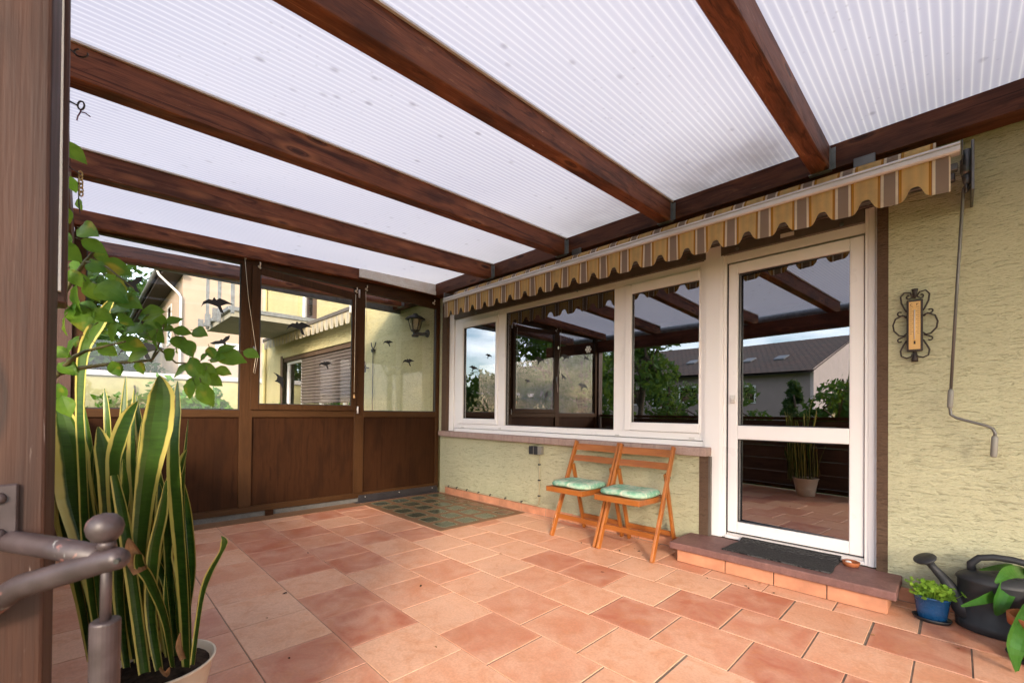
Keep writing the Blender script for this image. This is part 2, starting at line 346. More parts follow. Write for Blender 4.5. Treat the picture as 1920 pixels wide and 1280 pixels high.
M['terracotta'] = mat_plain('terracotta pot', (.34, .105, .040), .7, .3, var=.18, bump=.15)
M['cream'] = mat_plain('cream plastic pot', (.68, .56, .42), .38, .5, var=.04)
M['soil'] = mat_plain('dry soil', (.05, .034, .024), .95, .1, var=.5, vscale=40, bump=.8, bscale=80)
M['cushion'] = mat_cushion('green marbled cushion')
M['snake'] = mat_snake('variegated snake plant')
M['dry'] = mat_plain('dry brown leaf', (.36, .19, .085), .8, .2, var=.35, vscale=30)
M['leaf_branch'] = mat_leaf('broad green leaf', (.032, .12, .016), (.16, .28, .024), .45, .42, 9, (.42, .30, .04))
M['leaf_herb'] = mat_leaf('bright herb leaf', (.12, .26, .025), (.24, .38, .04), .35, .5, 20)
M['leaf_strap'] = mat_leaf('dark strap leaf', (.020, .085, .014), (.055, .16, .022), .2, .32, 6)
M['leaf_tree'] = mat_leaf('tree foliage', (.022, .070, .013), (.06, .125, .022), .3, .5, 1.1)
M['leaf_tree_light'] = mat_leaf('light tree foliage', (.05, .115, .017), (.105, .175, .028), .3, .5, 1.1, (.34, .27, .03))
M['leaf_conifer'] = mat_leaf('conifer foliage', (.018, .052, .016), (.045, .085, .022), .2, .55, 2)
M['leaf_hedge'] = mat_leaf('hedge foliage', (.05, .19, .014), (.13, .31, .022), .35, .5, 3)
M['bark'] = mat_plain('bark', (.085, .062, .045), .9, .15, var=.4, vscale=14, bump=.6)
M['twig'] = mat_plain('green brown twig', (.10, .085, .035), .7, .3, var=.25, vscale=25)
M['grass'] = mat_leaf('lawn', (.035, .085, .015), (.075, .13, .025), .05, .8, .8)
M['salmon'] = mat_plain('salmon render', (.45, .345, .265), .92, .15, var=.06, vscale=2, bump=.2, bscale=30)
M['pink'] = mat_plain('pale pink render', (.60, .50, .47), .92, .15, var=.05, vscale=2)
M['mauve'] = mat_plain('mauve grey render', (.34, .27, .25), .92, .15, var=.05, vscale=2)
M['coping'] = mat_plain('pale coping', (.62, .58, .55), .8, .2, var=.1)
M['garden_wall'] = mat_plain('pale yellow garden wall', (.55, .49, .25), .9, .15, var=.12, vscale=2.5, bump=.3)
M['balcony'] = mat_plain('grey painted balcony slab', (.33, .31, .25), .9, .15, var=.12, vscale=2)
M['roof_tile'] = mat_roof_tiles('brown roof tiles')
M['soffit'] = mat_plain('dark eaves boards', (.055, .037, .03), .7, .3, var=.2)
M['shutter'] = mat_plain('mauve brown shutter slats', (.125, .092, .080), .5, .4, var=.08)
M['shutter_dark'] = mat_plain('dark louvre shutter', (.06, .042, .038), .6, .3)
M['lamp_black'] = mat_plain('black lamp metal', (.025, .022, .020), .45, .5, var=.2)
M['lamp_glass'] = mat_plain('milky lamp glass', (.36, .31, .22), .25, .5)
M['bird'] = mat_plain('black vinyl', (.008, .008, .009), .5, .4)
M['sticker'] = mat_plain('pale sticker', (.6, .6, .56), .6, .3)
M['hook'] = mat_plain('cream plastic hook', (.74, .62, .48), .45, .4)
M['cord'] = mat_plain('cream cord', (.66, .56, .42), .8, .2)
M['bead'] = mat_plain('wooden bead', (.60, .36, .16), .45, .4)
M['brass'] = mat_plain('dull brass', (.42, .28, .10), .45, .5, .7, var=.2)
M['purple'] = mat_plain('dark red string', (.11, .02, .05), .8, .2)
M['paint_metal'] = None
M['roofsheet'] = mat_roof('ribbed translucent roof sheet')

def _mat_mat():
    t = NT('dark ribbed door mat'); v = t.coord()
    rib = t.n('ShaderNodeTexWave'); rib.wave_type = 'BANDS'; rib.bands_direction = 'Y'; t.l(t.coord(scale=(1, 1, 1)), rib.inputs['Vector']); rib.inputs['Scale'].default_value = 26; rib.inputs['Distortion'].default_value = 5; rib.inputs['Detail'].default_value = 3; rib.inputs['Detail Scale'].default_value = 3
    n = t.noise(v, 160, 3, .7)
    c = t.mix(t.ramp(rib.outputs['Fac'], [(.3, 0.0), (.8, 1.0)]), (.014, .014, .015), (.085, .082, .082))
    c = t.mix(t.ramp(n, [(.5, 0.0), (.7, .5)]), c, (.10, .097, .095))
    return t.done(t.bsdf(c, .95, .1, 0, t.bump(t.math('ADD', rib.outputs['Fac'], n), .9, .006)))
M['mat'] = _mat_mat()
def _mat_paintmetal():
    t = NT('chipped mauve metal paint'); v = t.coord()
    n = t.noise(v, 17, 5, .6, .4)
    c = t.ramp(t.noise(v, 30, 4, .6), [(.3, (.030, .019, .019)), (.7, (.058, .040, .042))])
    c = t.mix(t.ramp(n, [(.63, 0.0), (.66, 1.0)]), c, (.20, .085, .07))
    c = t.mix(t.ramp(t.noise(v, 24, 4, .6, .8), [(.67, 0.0), (.70, 1.0)]), c, (.24, .24, .235))
    return t.done(t.bsdf(c, t.ramp(n, [(.3, .38), (.7, .55)]), .5, .1, t.bump(n, .25, .003)))
M['paint_metal'] = _mat_paintmetal()
def _mat_block():
    t = NT('glass block'); v = t.coord()
    c = t.mix(t.noise(v, 5, 3), (.045, .055, .033), (.12, .13, .09))
    return t.done(t.bsdf(c, .12, .6, 0, t.bump(t.noise(v, 14, 3), .15, .004)))
M['block'] = _mat_block()
M['block_rim'] = mat_plain('ground glass rim', (.16, .155, .09), .3, .5, var=.2, vscale=20)

# ------------------------------------------------------------------ mesh builder
class MB:
    def __init__(s): s.v = []; s.f = []; s.uv = {}; s.mi = []; s.cur = 0; s.col = {}
    def add(s, vs, fs, uvs=None):
        b = len(s.v); s.v += [Vector(p) for p in vs]
        for i, f in enumerate(fs):
            if uvs: s.uv[len(s.f)] = uvs[i]
            s.f.append([b+k for k in f]); s.mi.append(s.cur)
        return s
    def box(s, x0, x1, y0, y1, z0, z1):
        if x0 > x1: x0, x1 = x1, x0
        if y0 > y1: y0, y1 = y1, y0
        if z0 > z1: z0, z1 = z1, z0
        return s.add([(x0, y0, z0), (x1, y0, z0), (x1, y1, z0), (x0, y1, z0), (x0, y0, z1), (x1, y0, z1), (x1, y1, z1), (x0, y1, z1)],
                     [(0, 3, 2, 1), (4, 5, 6, 7), (0, 1, 5, 4), (1, 2, 6, 5), (2, 3, 7, 6), (3, 0, 4, 7)])
    def bar(s, p, q, wdt, hgt, up=(0, 0, 1)):
        p, q = Vector(p), Vector(q); d = (q-p).normalized(); u = Vector(up); sd_ = d.cross(u).normalized(); u = sd_.cross(d).normalized()
        vs = [c + sd_*a*wdt/2 + u*b*hgt/2 for c in (p, q) for a, b in ((-1, -1), (1, -1), (1, 1), (-1, 1))]
        return s.add(vs, [(0, 1, 2, 3), (7, 6, 5, 4), (0, 4, 5, 1), (1, 5, 6, 2), (2, 6, 7, 3), (3, 7, 4, 0)])
    def prism(s, poly, fn, t0, t1):
        n = len(poly); vs = [fn(a, b, t0) for a, b in poly] + [fn(a, b, t1) for a, b in poly]
        return s.add(vs, [tuple(range(n))[::-1], tuple(range(n, 2*n))] + [(i, (i+1) % n, n+(i+1) % n, n+i) for i in range(n)])
    def tube(s, pts, r, n=10, close=False):
        pts = [Vector(p) for p in pts]; k = len(pts); rs = r if isinstance(r, (list, tuple)) else [r]*k
        ring = []; prev = None; base = len(s.v); vs = []
        for i, p in enumerate(pts):
            d = (pts[(i+1) % k] - pts[i-1]) if close else (pts[min(i+1, k-1)] - pts[max(i-1, 0)])
            d.normalize()
            if prev is None: a = d.orthogonal().normalized()
            else:
                a = prev - d*prev.dot(d)
                a = a.normalized() if a.length > 1e-6 else d.orthogonal().normalized()
            prev = a; b = d.cross(a)
            vs += [p + (a*math.cos(2*math.pi*j/n) + b*math.sin(2*math.pi*j/n))*rs[i] for j in range(n)]
        fs = []
        for i in range(k if close else k-1):
            i2 = (i+1) % k
            fs += [(i*n+j, i*n+(j+1) % n, i2*n+(j+1) % n, i2*n+j) for j in range(n)]
        if not close: fs += [tuple(range(n))[::-1], tuple((k-1)*n+j for j in range(n))]
        return s.add(vs, fs)
    def lathe(s, prof, c, n=28, sx=1, sy=1, rot=None, cap0=True, cap1=True):
        c = Vector(c); vs = []
        for r, z in prof:
            for j in range(n):
                a = 2*math.pi*j/n; p = Vector((r*sx*math.cos(a), r*sy*math.sin(a), z))
                if rot: p = rot @ p
                vs.append(c+p)
        k = len(prof)
        fs = [(i*n+j, i*n+(j+1) % n, (i+1)*n+(j+1) % n, (i+1)*n+j) for i in range(k-1) for j in range(n)]
        if cap0: fs.append(tuple(range(n))[::-1])
        if cap1: fs.append(tuple((k-1)*n+j for j in range(n)))
        return s.add(vs, fs)
    def quad(s, a, b, c, d, uv=None): return s.add([a, b, c, d], [(0, 1, 2, 3)], [uv] if uv else None)
    def each(s, name, mat, parent=None, *ar, **kw):
        """one object per loose piece"""
        par = list(range(len(s.v)))
        def fd(i):
            while par[i] != i: par[i] = par[par[i]]; i = par[i]
            return i
        for f in s.f:
            for k in f[1:]: par[fd(k)] = fd(f[0])
        grp = {}
        for fi, f in enumerate(s.f): grp.setdefault(fd(f[0]), []).append(fi)
        o = None
        for fl_ in grp.values():
            q = MB(); mp_ = {}
            for fi in fl_:
                for k in s.f[fi]:
                    if k not in mp_: mp_[k] = len(q.v); q.v.append(s.v[k])
                if fi in s.uv: q.uv[len(q.f)] = s.uv[fi]
                q.f.append([mp_[k] for k in s.f[fi]]); q.mi.append(0)
            o = q.build(name, mat, parent, *ar, **kw)
        return o
    def build(s, name, mat, parent=None, bevel=0, smooth=False, loc=None, seg=1, sub=0):
        org = Vector(loc) if loc is not None else Vector((0, 0, 0))
        if parent is not None: org = Vector(parent['_org'])
        me = bpy.data.meshes.new(name)
        me.from_pydata([tuple(p-org) for p in s.v], [], s.f)
        mats = mat if isinstance(mat, (list, tuple)) else [mat]
        for x in mats: me.materials.append(x)
        if len(mats) > 1: me.polygons.foreach_set('material_index', s.mi)
        if s.uv:
            ul = me.uv_layers.new(name='UVMap')
            for pi, uvs in s.uv.items():
                if uvs is None: continue
                pl = me.polygons[pi]
                for k, li in enumerate(pl.loop_indices): ul.data[li].uv = uvs[k]
        if s.col:
            ca = me.color_attributes.new('tile', 'FLOAT_COLOR', 'CORNER')
            for pi, cc in s.col.items():
                for li in me.polygons[pi].loop_indices: ca.data[li].color = (*cc, 1)
        if smooth: me.polygons.foreach_set('use_smooth', [True]*len(me.polygons))
        me.update()
        o = bpy.data.objects.new(name, me); COL.objects.link(o)
        o['_org'] = tuple(org)
        if parent is not None: o.parent = parent
        else: o.location = org
        if bevel:
            bv = o.modifiers.new('bevel', 'BEVEL'); bv.width = bevel; bv.segments = seg; bv.limit_method = 'ANGLE'; bv.angle_limit = R_(40)
        if sub:
            sb = o.modifiers.new('subsurf', 'SUBSURF'); sb.levels = sub; sb.render_levels = sub
        if smooth == 'auto':
            pass
        return o
def tag(o, label=None, cat=None, group=None, kind=None):
    if label: o['label'] = label
    if cat: o['category'] = cat
    if group: o['group'] = group
    if kind: o['kind'] = kind
    return o
def thing(name, label, cat, loc=(0, 0, 0), group=None):
    o = bpy.data.objects.new(name, None); COL.objects.link(o); o.location = loc; o['_org'] = tuple(loc); o.empty_display_size = .1
    return tag(o, label, cat, group)
def ring_frame(mb, fn, a0, a1, b0, b1, w0, w1, h0, h1, t0, t1):
    """rectangular frame in the (a,b) plane: w0/w1 left/right widths, h0/h1 bottom/top heights, thickness t0..t1; uprights run full height"""
    for (aa, ab, ba, bb) in ((a0, a0+w0, b0, b1), (a1-w1, a1, b0, b1), (a0+w0, a1-w1, b0, b0+h0), (a0+w0, a1-w1, b1-h1, b1)):
        mb.prism([(aa, ba), (ab, ba), (ab, bb), (aa, bb)], fn, t0, t1)
XZ = lambda a, b, t: (a, t, b)
YZ = lambda a, b, t: (t, a, b)

# ================================================================== SETTING
g = MB(); n = 60
g.add([(-120, -120, -.42), (120, -120, -.42), (120, 120, -.42), (-120, 120, -.42)], [(0, 1, 2, 3)])
tag(g.build('garden_ground', M['grass']), kind='structure')

# terrace floor: every tile laid as in the photograph, running bond along the house
fl = MB(); random.seed(3)
rows = [(-3.535, 3.244), (-3.19, 3.420), (-2.843, 3.070), (-2.498, 3.260), (-2.146, 3.429), (-1.800, 3.627), (-1.457, 3.793), (-1.117, 3.981), (-.780, 4.155), (-.453, 4.324), (-.110, 4.15)]
P_ = .3445
def tilequad(mb, x0, x1, y0, y1, r):
    b = .0014; zt = random.uniform(-.0006, .0006); zo = -.0032
    vs = [(x0, y0, zo), (x1, y0, zo), (x1, y1, zo), (x0, y1, zo), (x0+b, y0+b, zt), (x1-b, y0+b, zt), (x1-b, y1-b, zt), (x0+b, y1-b, zt)]
    fs = [(4, 5, 6, 7), (0, 1, 5, 4), (1, 2, 6, 5), (2, 3, 7, 6), (3, 0, 4, 7)]
    uv = [[(0, 0), (1, 0), (1, 1), (0, 1)]] + [[(0, 0)]*4]*4
    k = len(mb.f); mb.add(vs, fs, uv)
    for i in range(5): mb.col[k+i] = r
for ri, (y0, xa) in enumerate(rows):
    y1 = rows[ri+1][0] if ri+1 < len(rows) else .0
    k0 = int(math.floor((0.0-xa)/P_)); k1 = int(math.ceil((8.0-xa)/P_))
    for k in range(k0, k1):
        gx = .0019 + (.0014 if xa+k*P_ > 3.0 else 0) + random.uniform(0, .0012); gy = .0017
        x0, x1 = xa+k*P_+gx+random.uniform(-.002, .002), xa+(k+1)*P_-gx+random.uniform(-.002, .002)
        x0 = max(x0, .0); x1 = min(x1, 8.0)
        if x1-x0 < .02: continue
        r = random.random(); r = .10*random.random() if r < .20 else (.25+.5*random.random() if r < .66 else .75+.25*random.random())
        tilequad(fl, x0, x1, y0+gy, y1-gy, (r, random.random(), random.random()))
nf = len(fl.f)
fl.cur = 1; fl.box(0.0, 8.0, -3.54, 0.0, -.42, -.0035)
tag(fl.build('terrace_floor', [M['tiles'], M['grout']]), kind='structure')
rs = MB(); rs.box(-9.5, -.12, -2.6, 0, -.42, -.05)
tag(rs.build('neighbour_paving', M['concrete']), kind='structure')

# ================================================================== HOUSE (own)
house = thing('house', 'pale yellow rendered house wall with white window and glazed door onto the tiled terrace', 'house', (2.4, 0, 0))
wl = MB()
wl.box(.03, 3.42, 0, .30, 0, .735)                   # below the sill
wl.box(4.515, 8.0, 0, .30, 0, 5.6)                   # right of the door
wl.box(-.10, 4.515, 0, .30, 2.47, 5.6)               # above the openings
wl.box(-.10, .05, 0.004, .30, .735, 2.47)            # thin strip beside the partition
wl.build('wall', M['stucco'], house)
bt = MB(); bt.box(4.463, 4.515, -.002, .25, .14, 2.47); bt.box(3.42, 3.487, -.002, .05, .14, .735); bt.box(.05, .145, -.002, .2, .80, 2.47)
bt.each('brown_band', M['stucco_brown'], house)
rv = MB(); rv.box(3.487, 3.50, .0, .05, .14, .735)
rv.box(3.42, 3.58, .055, .3, .0, .14); rv.box(3.58, 4.463, .075, .3, 0, .145)
rv.build('reveal', M['shutter_box'], house)
bx = MB(); bx.box(.145, 4.463, .02, .3, 2.32, 2.47); bx.box(.25, 4.40, .035, .3, 2.238, 2.32)
bxo = bx.build('shutter_box', M['shutter_box'], house, .003)
sc_ = MB()
for px, py in ((893, 588), (1083, 545), (1292, 487), (1383, 466), (1578, 421)):
    p = on_y(px, py, .03); sc_.lathe([(.012, 0), (.012, .012), (.006, .014)], p, 12, rot=Matrix.Rotation(R_(90), 3, 'X'))
sc_.each('bolt', M['steel'], bxo)
pl_ = MB(); p = on_y(1476, 447, .033); pl_.box(p.x-.04, p.x+.04, .028, .034, 2.262, 2.288); pl_.build('label_plate', M['white_old'], bxo)
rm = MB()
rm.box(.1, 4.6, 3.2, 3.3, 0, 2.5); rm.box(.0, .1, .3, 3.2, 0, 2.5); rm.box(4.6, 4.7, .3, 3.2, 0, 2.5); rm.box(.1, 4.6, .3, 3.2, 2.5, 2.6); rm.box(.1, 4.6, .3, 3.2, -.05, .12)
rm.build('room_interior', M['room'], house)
# window
wn = MB()
wn.box(.148, .243, .045, .13, .805, 2.32)                                       # guide rail
wn.box(.178, .186, .0405, .045, .805, 2.32); wn.box(.21, .218, .0405, .045, .805, 2.32)
wn.box(.262, 3.428, .046, .13, .800, .842)                                      # base profile
ring_frame(wn, XZ, .25, 3.428, .848, 2.238, .075, .035, .055, .055, .060, .14)
wn.box(1.075, 1.185, .0605, .14, .903, 2.183)                                   # mullion
wn.box(2.622, 2.735, .0605, .14, .903, 2.183)
wo = wn.build('window', M['white'], house, .004, seg=2)
def sash(name, x0, x1, z0, z1, gx0, gx1, gz0, gz1, y):
    mb = MB(); ring_frame(mb, XZ, x0, x1, z0, z1, gx0-x0, x1-gx1, gz0-z0, z1-gz1, y, y+.06)
    o = mb.build(name, M['white'], wo, .005, seg=2)
    gb = MB(); ring_frame(gb, XZ, gx0-.0005, gx1+.0005, gz0-.0005, gz1+.0005, .005, .005, .005, .005, y+.018, y+.03); gb.build('gasket', M['black_strip'], wo)
def pane(parent, x0, x1, z0, z1, y, mat=None):
    mb = MB(); mb.box(x0, x1, y, y+.005, z0, z1); return mb.build('pane', mat or M['glass_win'], parent)
sash('sash', .335, 1.072, .905, 2.180, .432, 1.036, .970, 2.105, .046)
sash('sash', 2.738, 3.40, .905, 2.180, 2.802, 3.39, .977, 2.098, .046)
pane(wo, .425, 1.045, .962, 2.112, .075); pane(wo, 1.184, 2.624, .903, 2.184, .092); pane(wo, 2.795, 3.395, .970, 2.105, .075)
gk = MB(); ring_frame(gk, XZ, 1.186, 2.621, .904, 2.182, .008, .008, .008, .008, .080, .09); gk.build('gasket', M['black_strip'], wo)
dr = MB()
for px, py in ((867, 800), (937, 803), (1157, 815), (1297, 821)):
    p = on_y(px, py, .056); dr.box(p.x-.022, p.x+.022, .050, .060, p.z-.006, p.z+.006)
dr.each('drain_cap', M['white_old'], wo, .003)
for px, py, rr in ((1103, 655, .035), (1047, 652, .020)):
    p = on_y(px, py, .090); fk = MB()
    if rr > .03:
        for k in range(3):
            a = k*math.pi/3; d = Vector((math.cos(a), 0, math.sin(a)))*rr; fk.bar(p-d, p+d, .007, .002, (0, 1, 0))
        for k in range(6):
            a = k*math.pi/3; c = p+Vector((math.cos(a), 0, math.sin(a)))*rr*.72; fk.lathe([(.011, -.001), (.011, .001)], c, 8, rot=Matrix.Rotation(R_(90), 3, 'X'))
    else:
        fk.lathe([(.010, -.001), (.012, 0), (.010, .001)], p, 12, .7, 1.3, rot=Matrix.Rotation(R_(90), 3, 'X'))
    fk.build('snowflake_sticker' if rr > .03 else 'dot_sticker', M['sticker'], wo)
# white post between window and door
ps = MB(); ps.box(3.43, 3.572, .040, .2, .145, 2.318); ps.box(3.445, 3.557, .034, .040, .145, 2.318)
ps.build('white_post', M['white'], house, .004, seg=2)
# door
dw = MB()
dw.box(3.572, 3.592, .055, .16, .145, 2.27); dw.box(4.402, 4.463, .040, .16, .145, 2.318); dw.box(4.42, 4.452, .034, .040, .145, 2.318); dw.box(3.592, 4.402, .060, .16, 2.178, 2.24)
dw.box(3.592, 4.402, .040, .16, .145, .165)
do = dw.build('door', M['white'], house, .004, seg=2)
tr_ = MB(); tr_.box(3.60, 4.40, .052, .075, .165, .182); tr_.build('threshold_rail', M['alu'], do, .003)
lf = MB()
y0 = .055
for (a0, a1, b0, b1) in ((3.606, 3.670, .192, 2.165), (4.325, 4.397, .192, 2.165), (3.67, 4.325, .192, .270), (3.67, 4.325, .874, .972), (3.67, 4.325, 2.088, 2.165)):
    lf.prism([(a0, b0), (a1, b0), (a1, b1), (a0, b1)], XZ, y0, y0+.07)
lfo = lf.build('door_leaf', M['white'], do, .005, seg=2)
gk = MB(); ring_frame(gk, XZ, 3.671, 4.324, .271, .873, .006, .006, .006, .006, y0+.018, y0+.03); ring_frame(gk, XZ, 3.671, 4.324, .973, 2.087, .006, .006, .006, .006, y0+.018, y0+.03)
gk.box(3.5925, 3.6055, .07, .1, .166, 2.177); gk.box(3.606, 4.40, .07, .1, .183, .191); gk.build('door_seal', M['black_strip'], do)
for (z0, z1) in ((.965, 2.095), (.265, .88)):
    b = MB(); tl = math.tan(R_(3.4)); yl, yr = .108, .108-tl*.665; b.prism([(3.665, yl), (4.33, yr), (4.33, yr+.005), (3.665, yl+.005)], lambda a, bb, t: (a, bb, t), z0, z1); b.build('pane', M['glass_win'], do)
hd = MB(); hd.box(3.622, 3.656, .040, .0551, 1.135, 1.195); hd.box(3.634, 3.662, .022, .040, 1.155, 1.178); hd.build('door_handle', M['white_old'], do, .004, seg=2)
# sill, step, skirting
sl_ = MB(); sl_.box(.085, 3.495, -.075, .045, .738, .803); sl_.build('window_sill', M['sill'], house, .006, seg=2)
st = MB(); st.box(3.351, 4.578, -.348, .04, .093, .141); sto = st.build('doorstep', M['step'], house, .007, seg=2)
rz = MB()
xs = [3.392, 3.72, 4.005, 4.275, 4.54]
for i in range(4): rz.box(xs[i]+.003, xs[i+1]-.003, -.312, -.30, .004, .0925)
rz.box(4.528, 4.5395, -.2995, -.012, .004, .0925); rz.box(3.392, 3.404, -.2995, -.012, .004, .0925)
rz.build('riser_tile', M['tile_plain'], sto, .002)
rb = MB(); rb.box(3.40, 4.532, -.301, 0, -.003, .092); rb.build('step_core', M['grout'], sto)
sk = MB(); x = .16; random.seed(5)
while x < 3.38:
    x2 = min(x+.345, 3.385); sk.box(x+.002, x2-.002, -.012, .002, .004, .083+random.uniform(-.002, .002)); x = x2
x = 4.56
while x < 8: sk.box(x+.003, x+.34, -.012, .002, .004, .078); x += .345
sk.each('skirting_tile', M['tile_plain'], house, .002)
sg = MB(); sg.box(.155, 3.39, -.010, .002, -.002, .080); sg.box(4.545, 8, -.010, .002, -.002, .075); sg.each('skirting_mortar', M['grout'], house)

# double socket box and surface cable (fixed to wall)
sb = thing('outdoor_socket', 'small beige double socket with dark flaps under the window sill', 'socket', (1.76, 0, .66))
b = MB(); b.box(1.70, 1.845, -.045, .0, .625, .705); b.build('socket_body', M['grip'], sb, .006, seg=2)
b = MB(); b.box(1.683, 1.738, -.056, -.046, .622, .708); b.box(1.750, 1.800, -.056, -.046, .622, .708); b.each('socket_flap', M['can'], sb, .006, seg=2)
cb = MB(); cb.tube([(1.795, -.012, .63), (1.795, -.012, .14), (1.775, -.012, .108), (1.74, -.012, .097), (1.2, -.016, .098), (.6, -.016, .100), (.19, -.016, .104), (.165, -.016, .095), (.163, -.016, .01)], .008, 8)
cb.build('cable', M['cable'], sb, smooth=True)
cl = MB()
for x in (.25, .42, .62, .84, 1.05, 1.3, 1.55): cl.box(x-.007, x+.007, -.028, -.004, .092, .113)
for z in (.2, .36, .52): cl.box(1.783, 1.808, -.024, -.003, z-.007, z+.007)
cl.each('cable_clip', M['can'], sb, .002)

# ================================================================== NEIGHBOURING HOUSE
nb = thing('neighbouring_house', 'yellow rendered house next door with brown roller shutter and balcony seen through the partition glass', 'house', (-4, 0, 0))
X0, X1 = -7.75, -.13
b = MB(); W0, W1, Z0, Z1 = -6.42, -2.28, .62, 2.28
b.box(X0, W0, 0, .3, -.42, 6); b.box(W1, X1, 0, .3, -.42, 6); b.box(W0, W1, 0, .3, -.42, Z0)
U0, U1, UZ0, UZ1 = -5.45, -4.55, 2.95, 5.0
b.box(W0, U0, 0, .3, Z1, 6); b.box(U1, W1, 0, .3, Z1, 6); b.box(U0, U1, 0, .3, Z1, UZ0); b.box(U0, U1, 0, .3, UZ1, 6)
b.box(X0-.0, X1, 5.9, 6, -.42, 6); b.box(X0, X0+.3, .3, 5.9, -.42, 6)
b.build('wall', M['stucco_far'], nb)
b = MB(); b.box(W0-.16, W0, -.004, .2, .4, Z1+.05); b.box(U1, U1+.22, -.004, .2, 2.87, 5.0); b.box(W0, W1, .03, .3, Z1-.09, Z1); b.each('brown_band', M['stucco_brown'], nb)
b = MB(); ring_frame(b, XZ, W0, W1, Z0, Z1-.09, .09, .09, .09, .06, .10, .18)
for x in (-5.42, -4.35, -3.2): b.box(x-.05, x+.05, .10, .18, Z0+.09, Z1-.15)
wo2 = b.build('window', M['white'], nb, .004)
pane(wo2, W0+.05, W1-.05, Z0+.05, Z1-.1, .13, M['glass_far'])
b = MB(); z = 1.20
while z < Z1-.1:
    b.prism([(-.0, 0), (.022, .010), (.028, .030), (.022, .054), (0, .062)], lambda a, bb, t: (t, .09-a, z+bb), -5.37, W1+.02); z += .066
b.box(-5.37, W1+.02, .085, .098, 1.2, z)
b.build('roller_shutter', M['shutter'], nb)
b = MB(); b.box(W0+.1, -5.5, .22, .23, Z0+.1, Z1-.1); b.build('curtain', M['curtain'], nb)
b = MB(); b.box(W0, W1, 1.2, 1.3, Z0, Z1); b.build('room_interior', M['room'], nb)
b = MB(); ring_frame(b, XZ, U0, U1, UZ0, UZ1, .08, .08, .08, .08, .10, .18); uo = b.build('window', M['white'], nb, .004)
b = MB()
for k in range(40):
    zz = UZ0+.1+k*.048; b.bar((U0+.45, .07, zz), (U1-.02, .07, zz), .03, .008, (0, .6, 1))
ring_frame(b, XZ, U0+.42, U1, UZ0+.04, UZ1-.02, .05, .05, .05, .05, .05, .09); b.build('louvre_shutter', M['shutter_dark'], nb)
pane(uo, U0+.06, U1-.06, UZ0+.06, UZ1-.06, .13, M['glass_far'])
b = MB(); b.box(-6.35, -4.2, -1.52, 0, 2.70, 2.80); bal = b.build('balcony', M['balcony'], nb)
b = MB(); b.box(-6.39, -4.17, -1.57, 0, 2.80, 2.875); b.build('edge_flashing', M['zinc'], bal, .004)
b = MB()
for px in (389, 411, 436):
    p = on_y(px, 590, -1.60); b.box(p.x-.025, p.x+.025, -1.625, -1.575, 2.66, 4.0)
b.box(-6.39, -4.17, -1.63, -1.58, 3.95, 4.0)
for k in range(3): b.box(-6.45+k*.72, -6.39+k*.72, -1.66, -1.57, 2.70, 2.95)
b.build('railing', M['zinc'], bal, .003)
b = MB(); b.tube([(X0+.06, -.06, -.4), (X0+.06, -.06, 6)], .045, 10); b.build('downpipe', M['garden_wall'], nb, smooth=True)

# awning of next door
def scallop_fabric(mb, x0, x1, y, z_top, z_bot, z_arch, per, anchor, wav=.008):
    """hanging valance with flat lobes and round arched notches; u counts stripes"""
    n = int((x1-x0)/per*22); prev = None
    for i in range(n+1):
        x = x0+(x1-x0)*i/n; u = (x-anchor)/per; f = (u+.5) % 1.0; d = abs(f-.0) if f < .5 else 1-f     # d = distance from the notch centre (in periods)
        if d < .17: zb = z_arch+.0*d if d < .06 else z_arch-(z_arch-z_bot)*.62*((d-.06)/.11)**1.6
        elif d < .30: q = (d-.17)/.13; zb = z_arch-(z_arch-z_bot)*(.62+.38*math.sin(q*math.pi/2))
        else: zb = z_bot
        yy = y+wav*math.sin(u*2*math.pi+.6)+wav*.7*math.sin(u*1.7)
        col = [Vector((x, y+(yy-y)*k, z_top+(zb-z_top)*k)) for k in (0, .35, .7, 1)]
        if prev:
            for k in range(3):
                mb.quad(prev[0][k], col[k], col[k+1], prev[0][k+1], [(prev[1], 1-k/3), (u, 1-k/3), (u, 1-(k+1)/3), (prev[1], 1-(k+1)/3)])
        prev = (col, u)
aw2 = thing('awning', 'faded cream retracted awning with scalloped edge over the brown roller shutter next door', 'awning', (-4.6, 0, 2.7))
b = MB(); scallop_fabric(b, -7.0, -2.2, -.25, 2.72, 2.50, 2.60, .22, -2.3); b.build('valance', M['awning_far'], aw2)
b = MB(); b.box(-7.05, -2.18, -.27, -.20, 2.70, 2.765); b.build('front_rail', M['shutter_box'], aw2, .004)
b = MB(); b.tube([(-7.0, -.11, 2.74), (-2.2, -.11, 2.74)], .055, 12); b.build('fabric_roll', M['awning_far'], aw2, smooth=True)
b = MB(); b.box(-2.2, -2.17, -.27, 0, 2.66, 2.80); b.box(-7.08, -7.05, -.27, 0, 2.66, 2.80); b.each('bracket', M['alu'], aw2)

# wall lamp
lp = thing('wall_lamp', 'black lantern wall lamp on the yellow wall beyond the right-hand glass pane', 'lamp', (-.33, 0, 2.18))
c = Vector((-.375, -.15, 0))
b = MB(); b.lathe([(.045, 2.065), (.05, 2.085), (.03, 2.10), (.03, 2.125), (.055, 2.14), (.062, 2.155)], c, 18); b.build('lamp_base', M['lamp_black'], lp, smooth=True)
b = MB(); b.lathe([(.052, 2.155), (.088, 2.30)], c, 8); b.build('lamp_glass', M['lamp_glass'], lp)
b = MB()
for k in range(6):
    a = k*math.pi/3; b.tube([c+Vector((.058*math.cos(a), .058*math.sin(a), 2.155)), c+Vector((.095*math.cos(a), .095*math.sin(a), 2.30))], .006, 6)
b.lathe([(.135, 2.298), (.13, 2.312), (.085, 2.345), (.04, 2.36), (.035, 2.375), (.012, 2.385)], c, 22); b.build('lamp_cap', M['lamp_black'], lp)
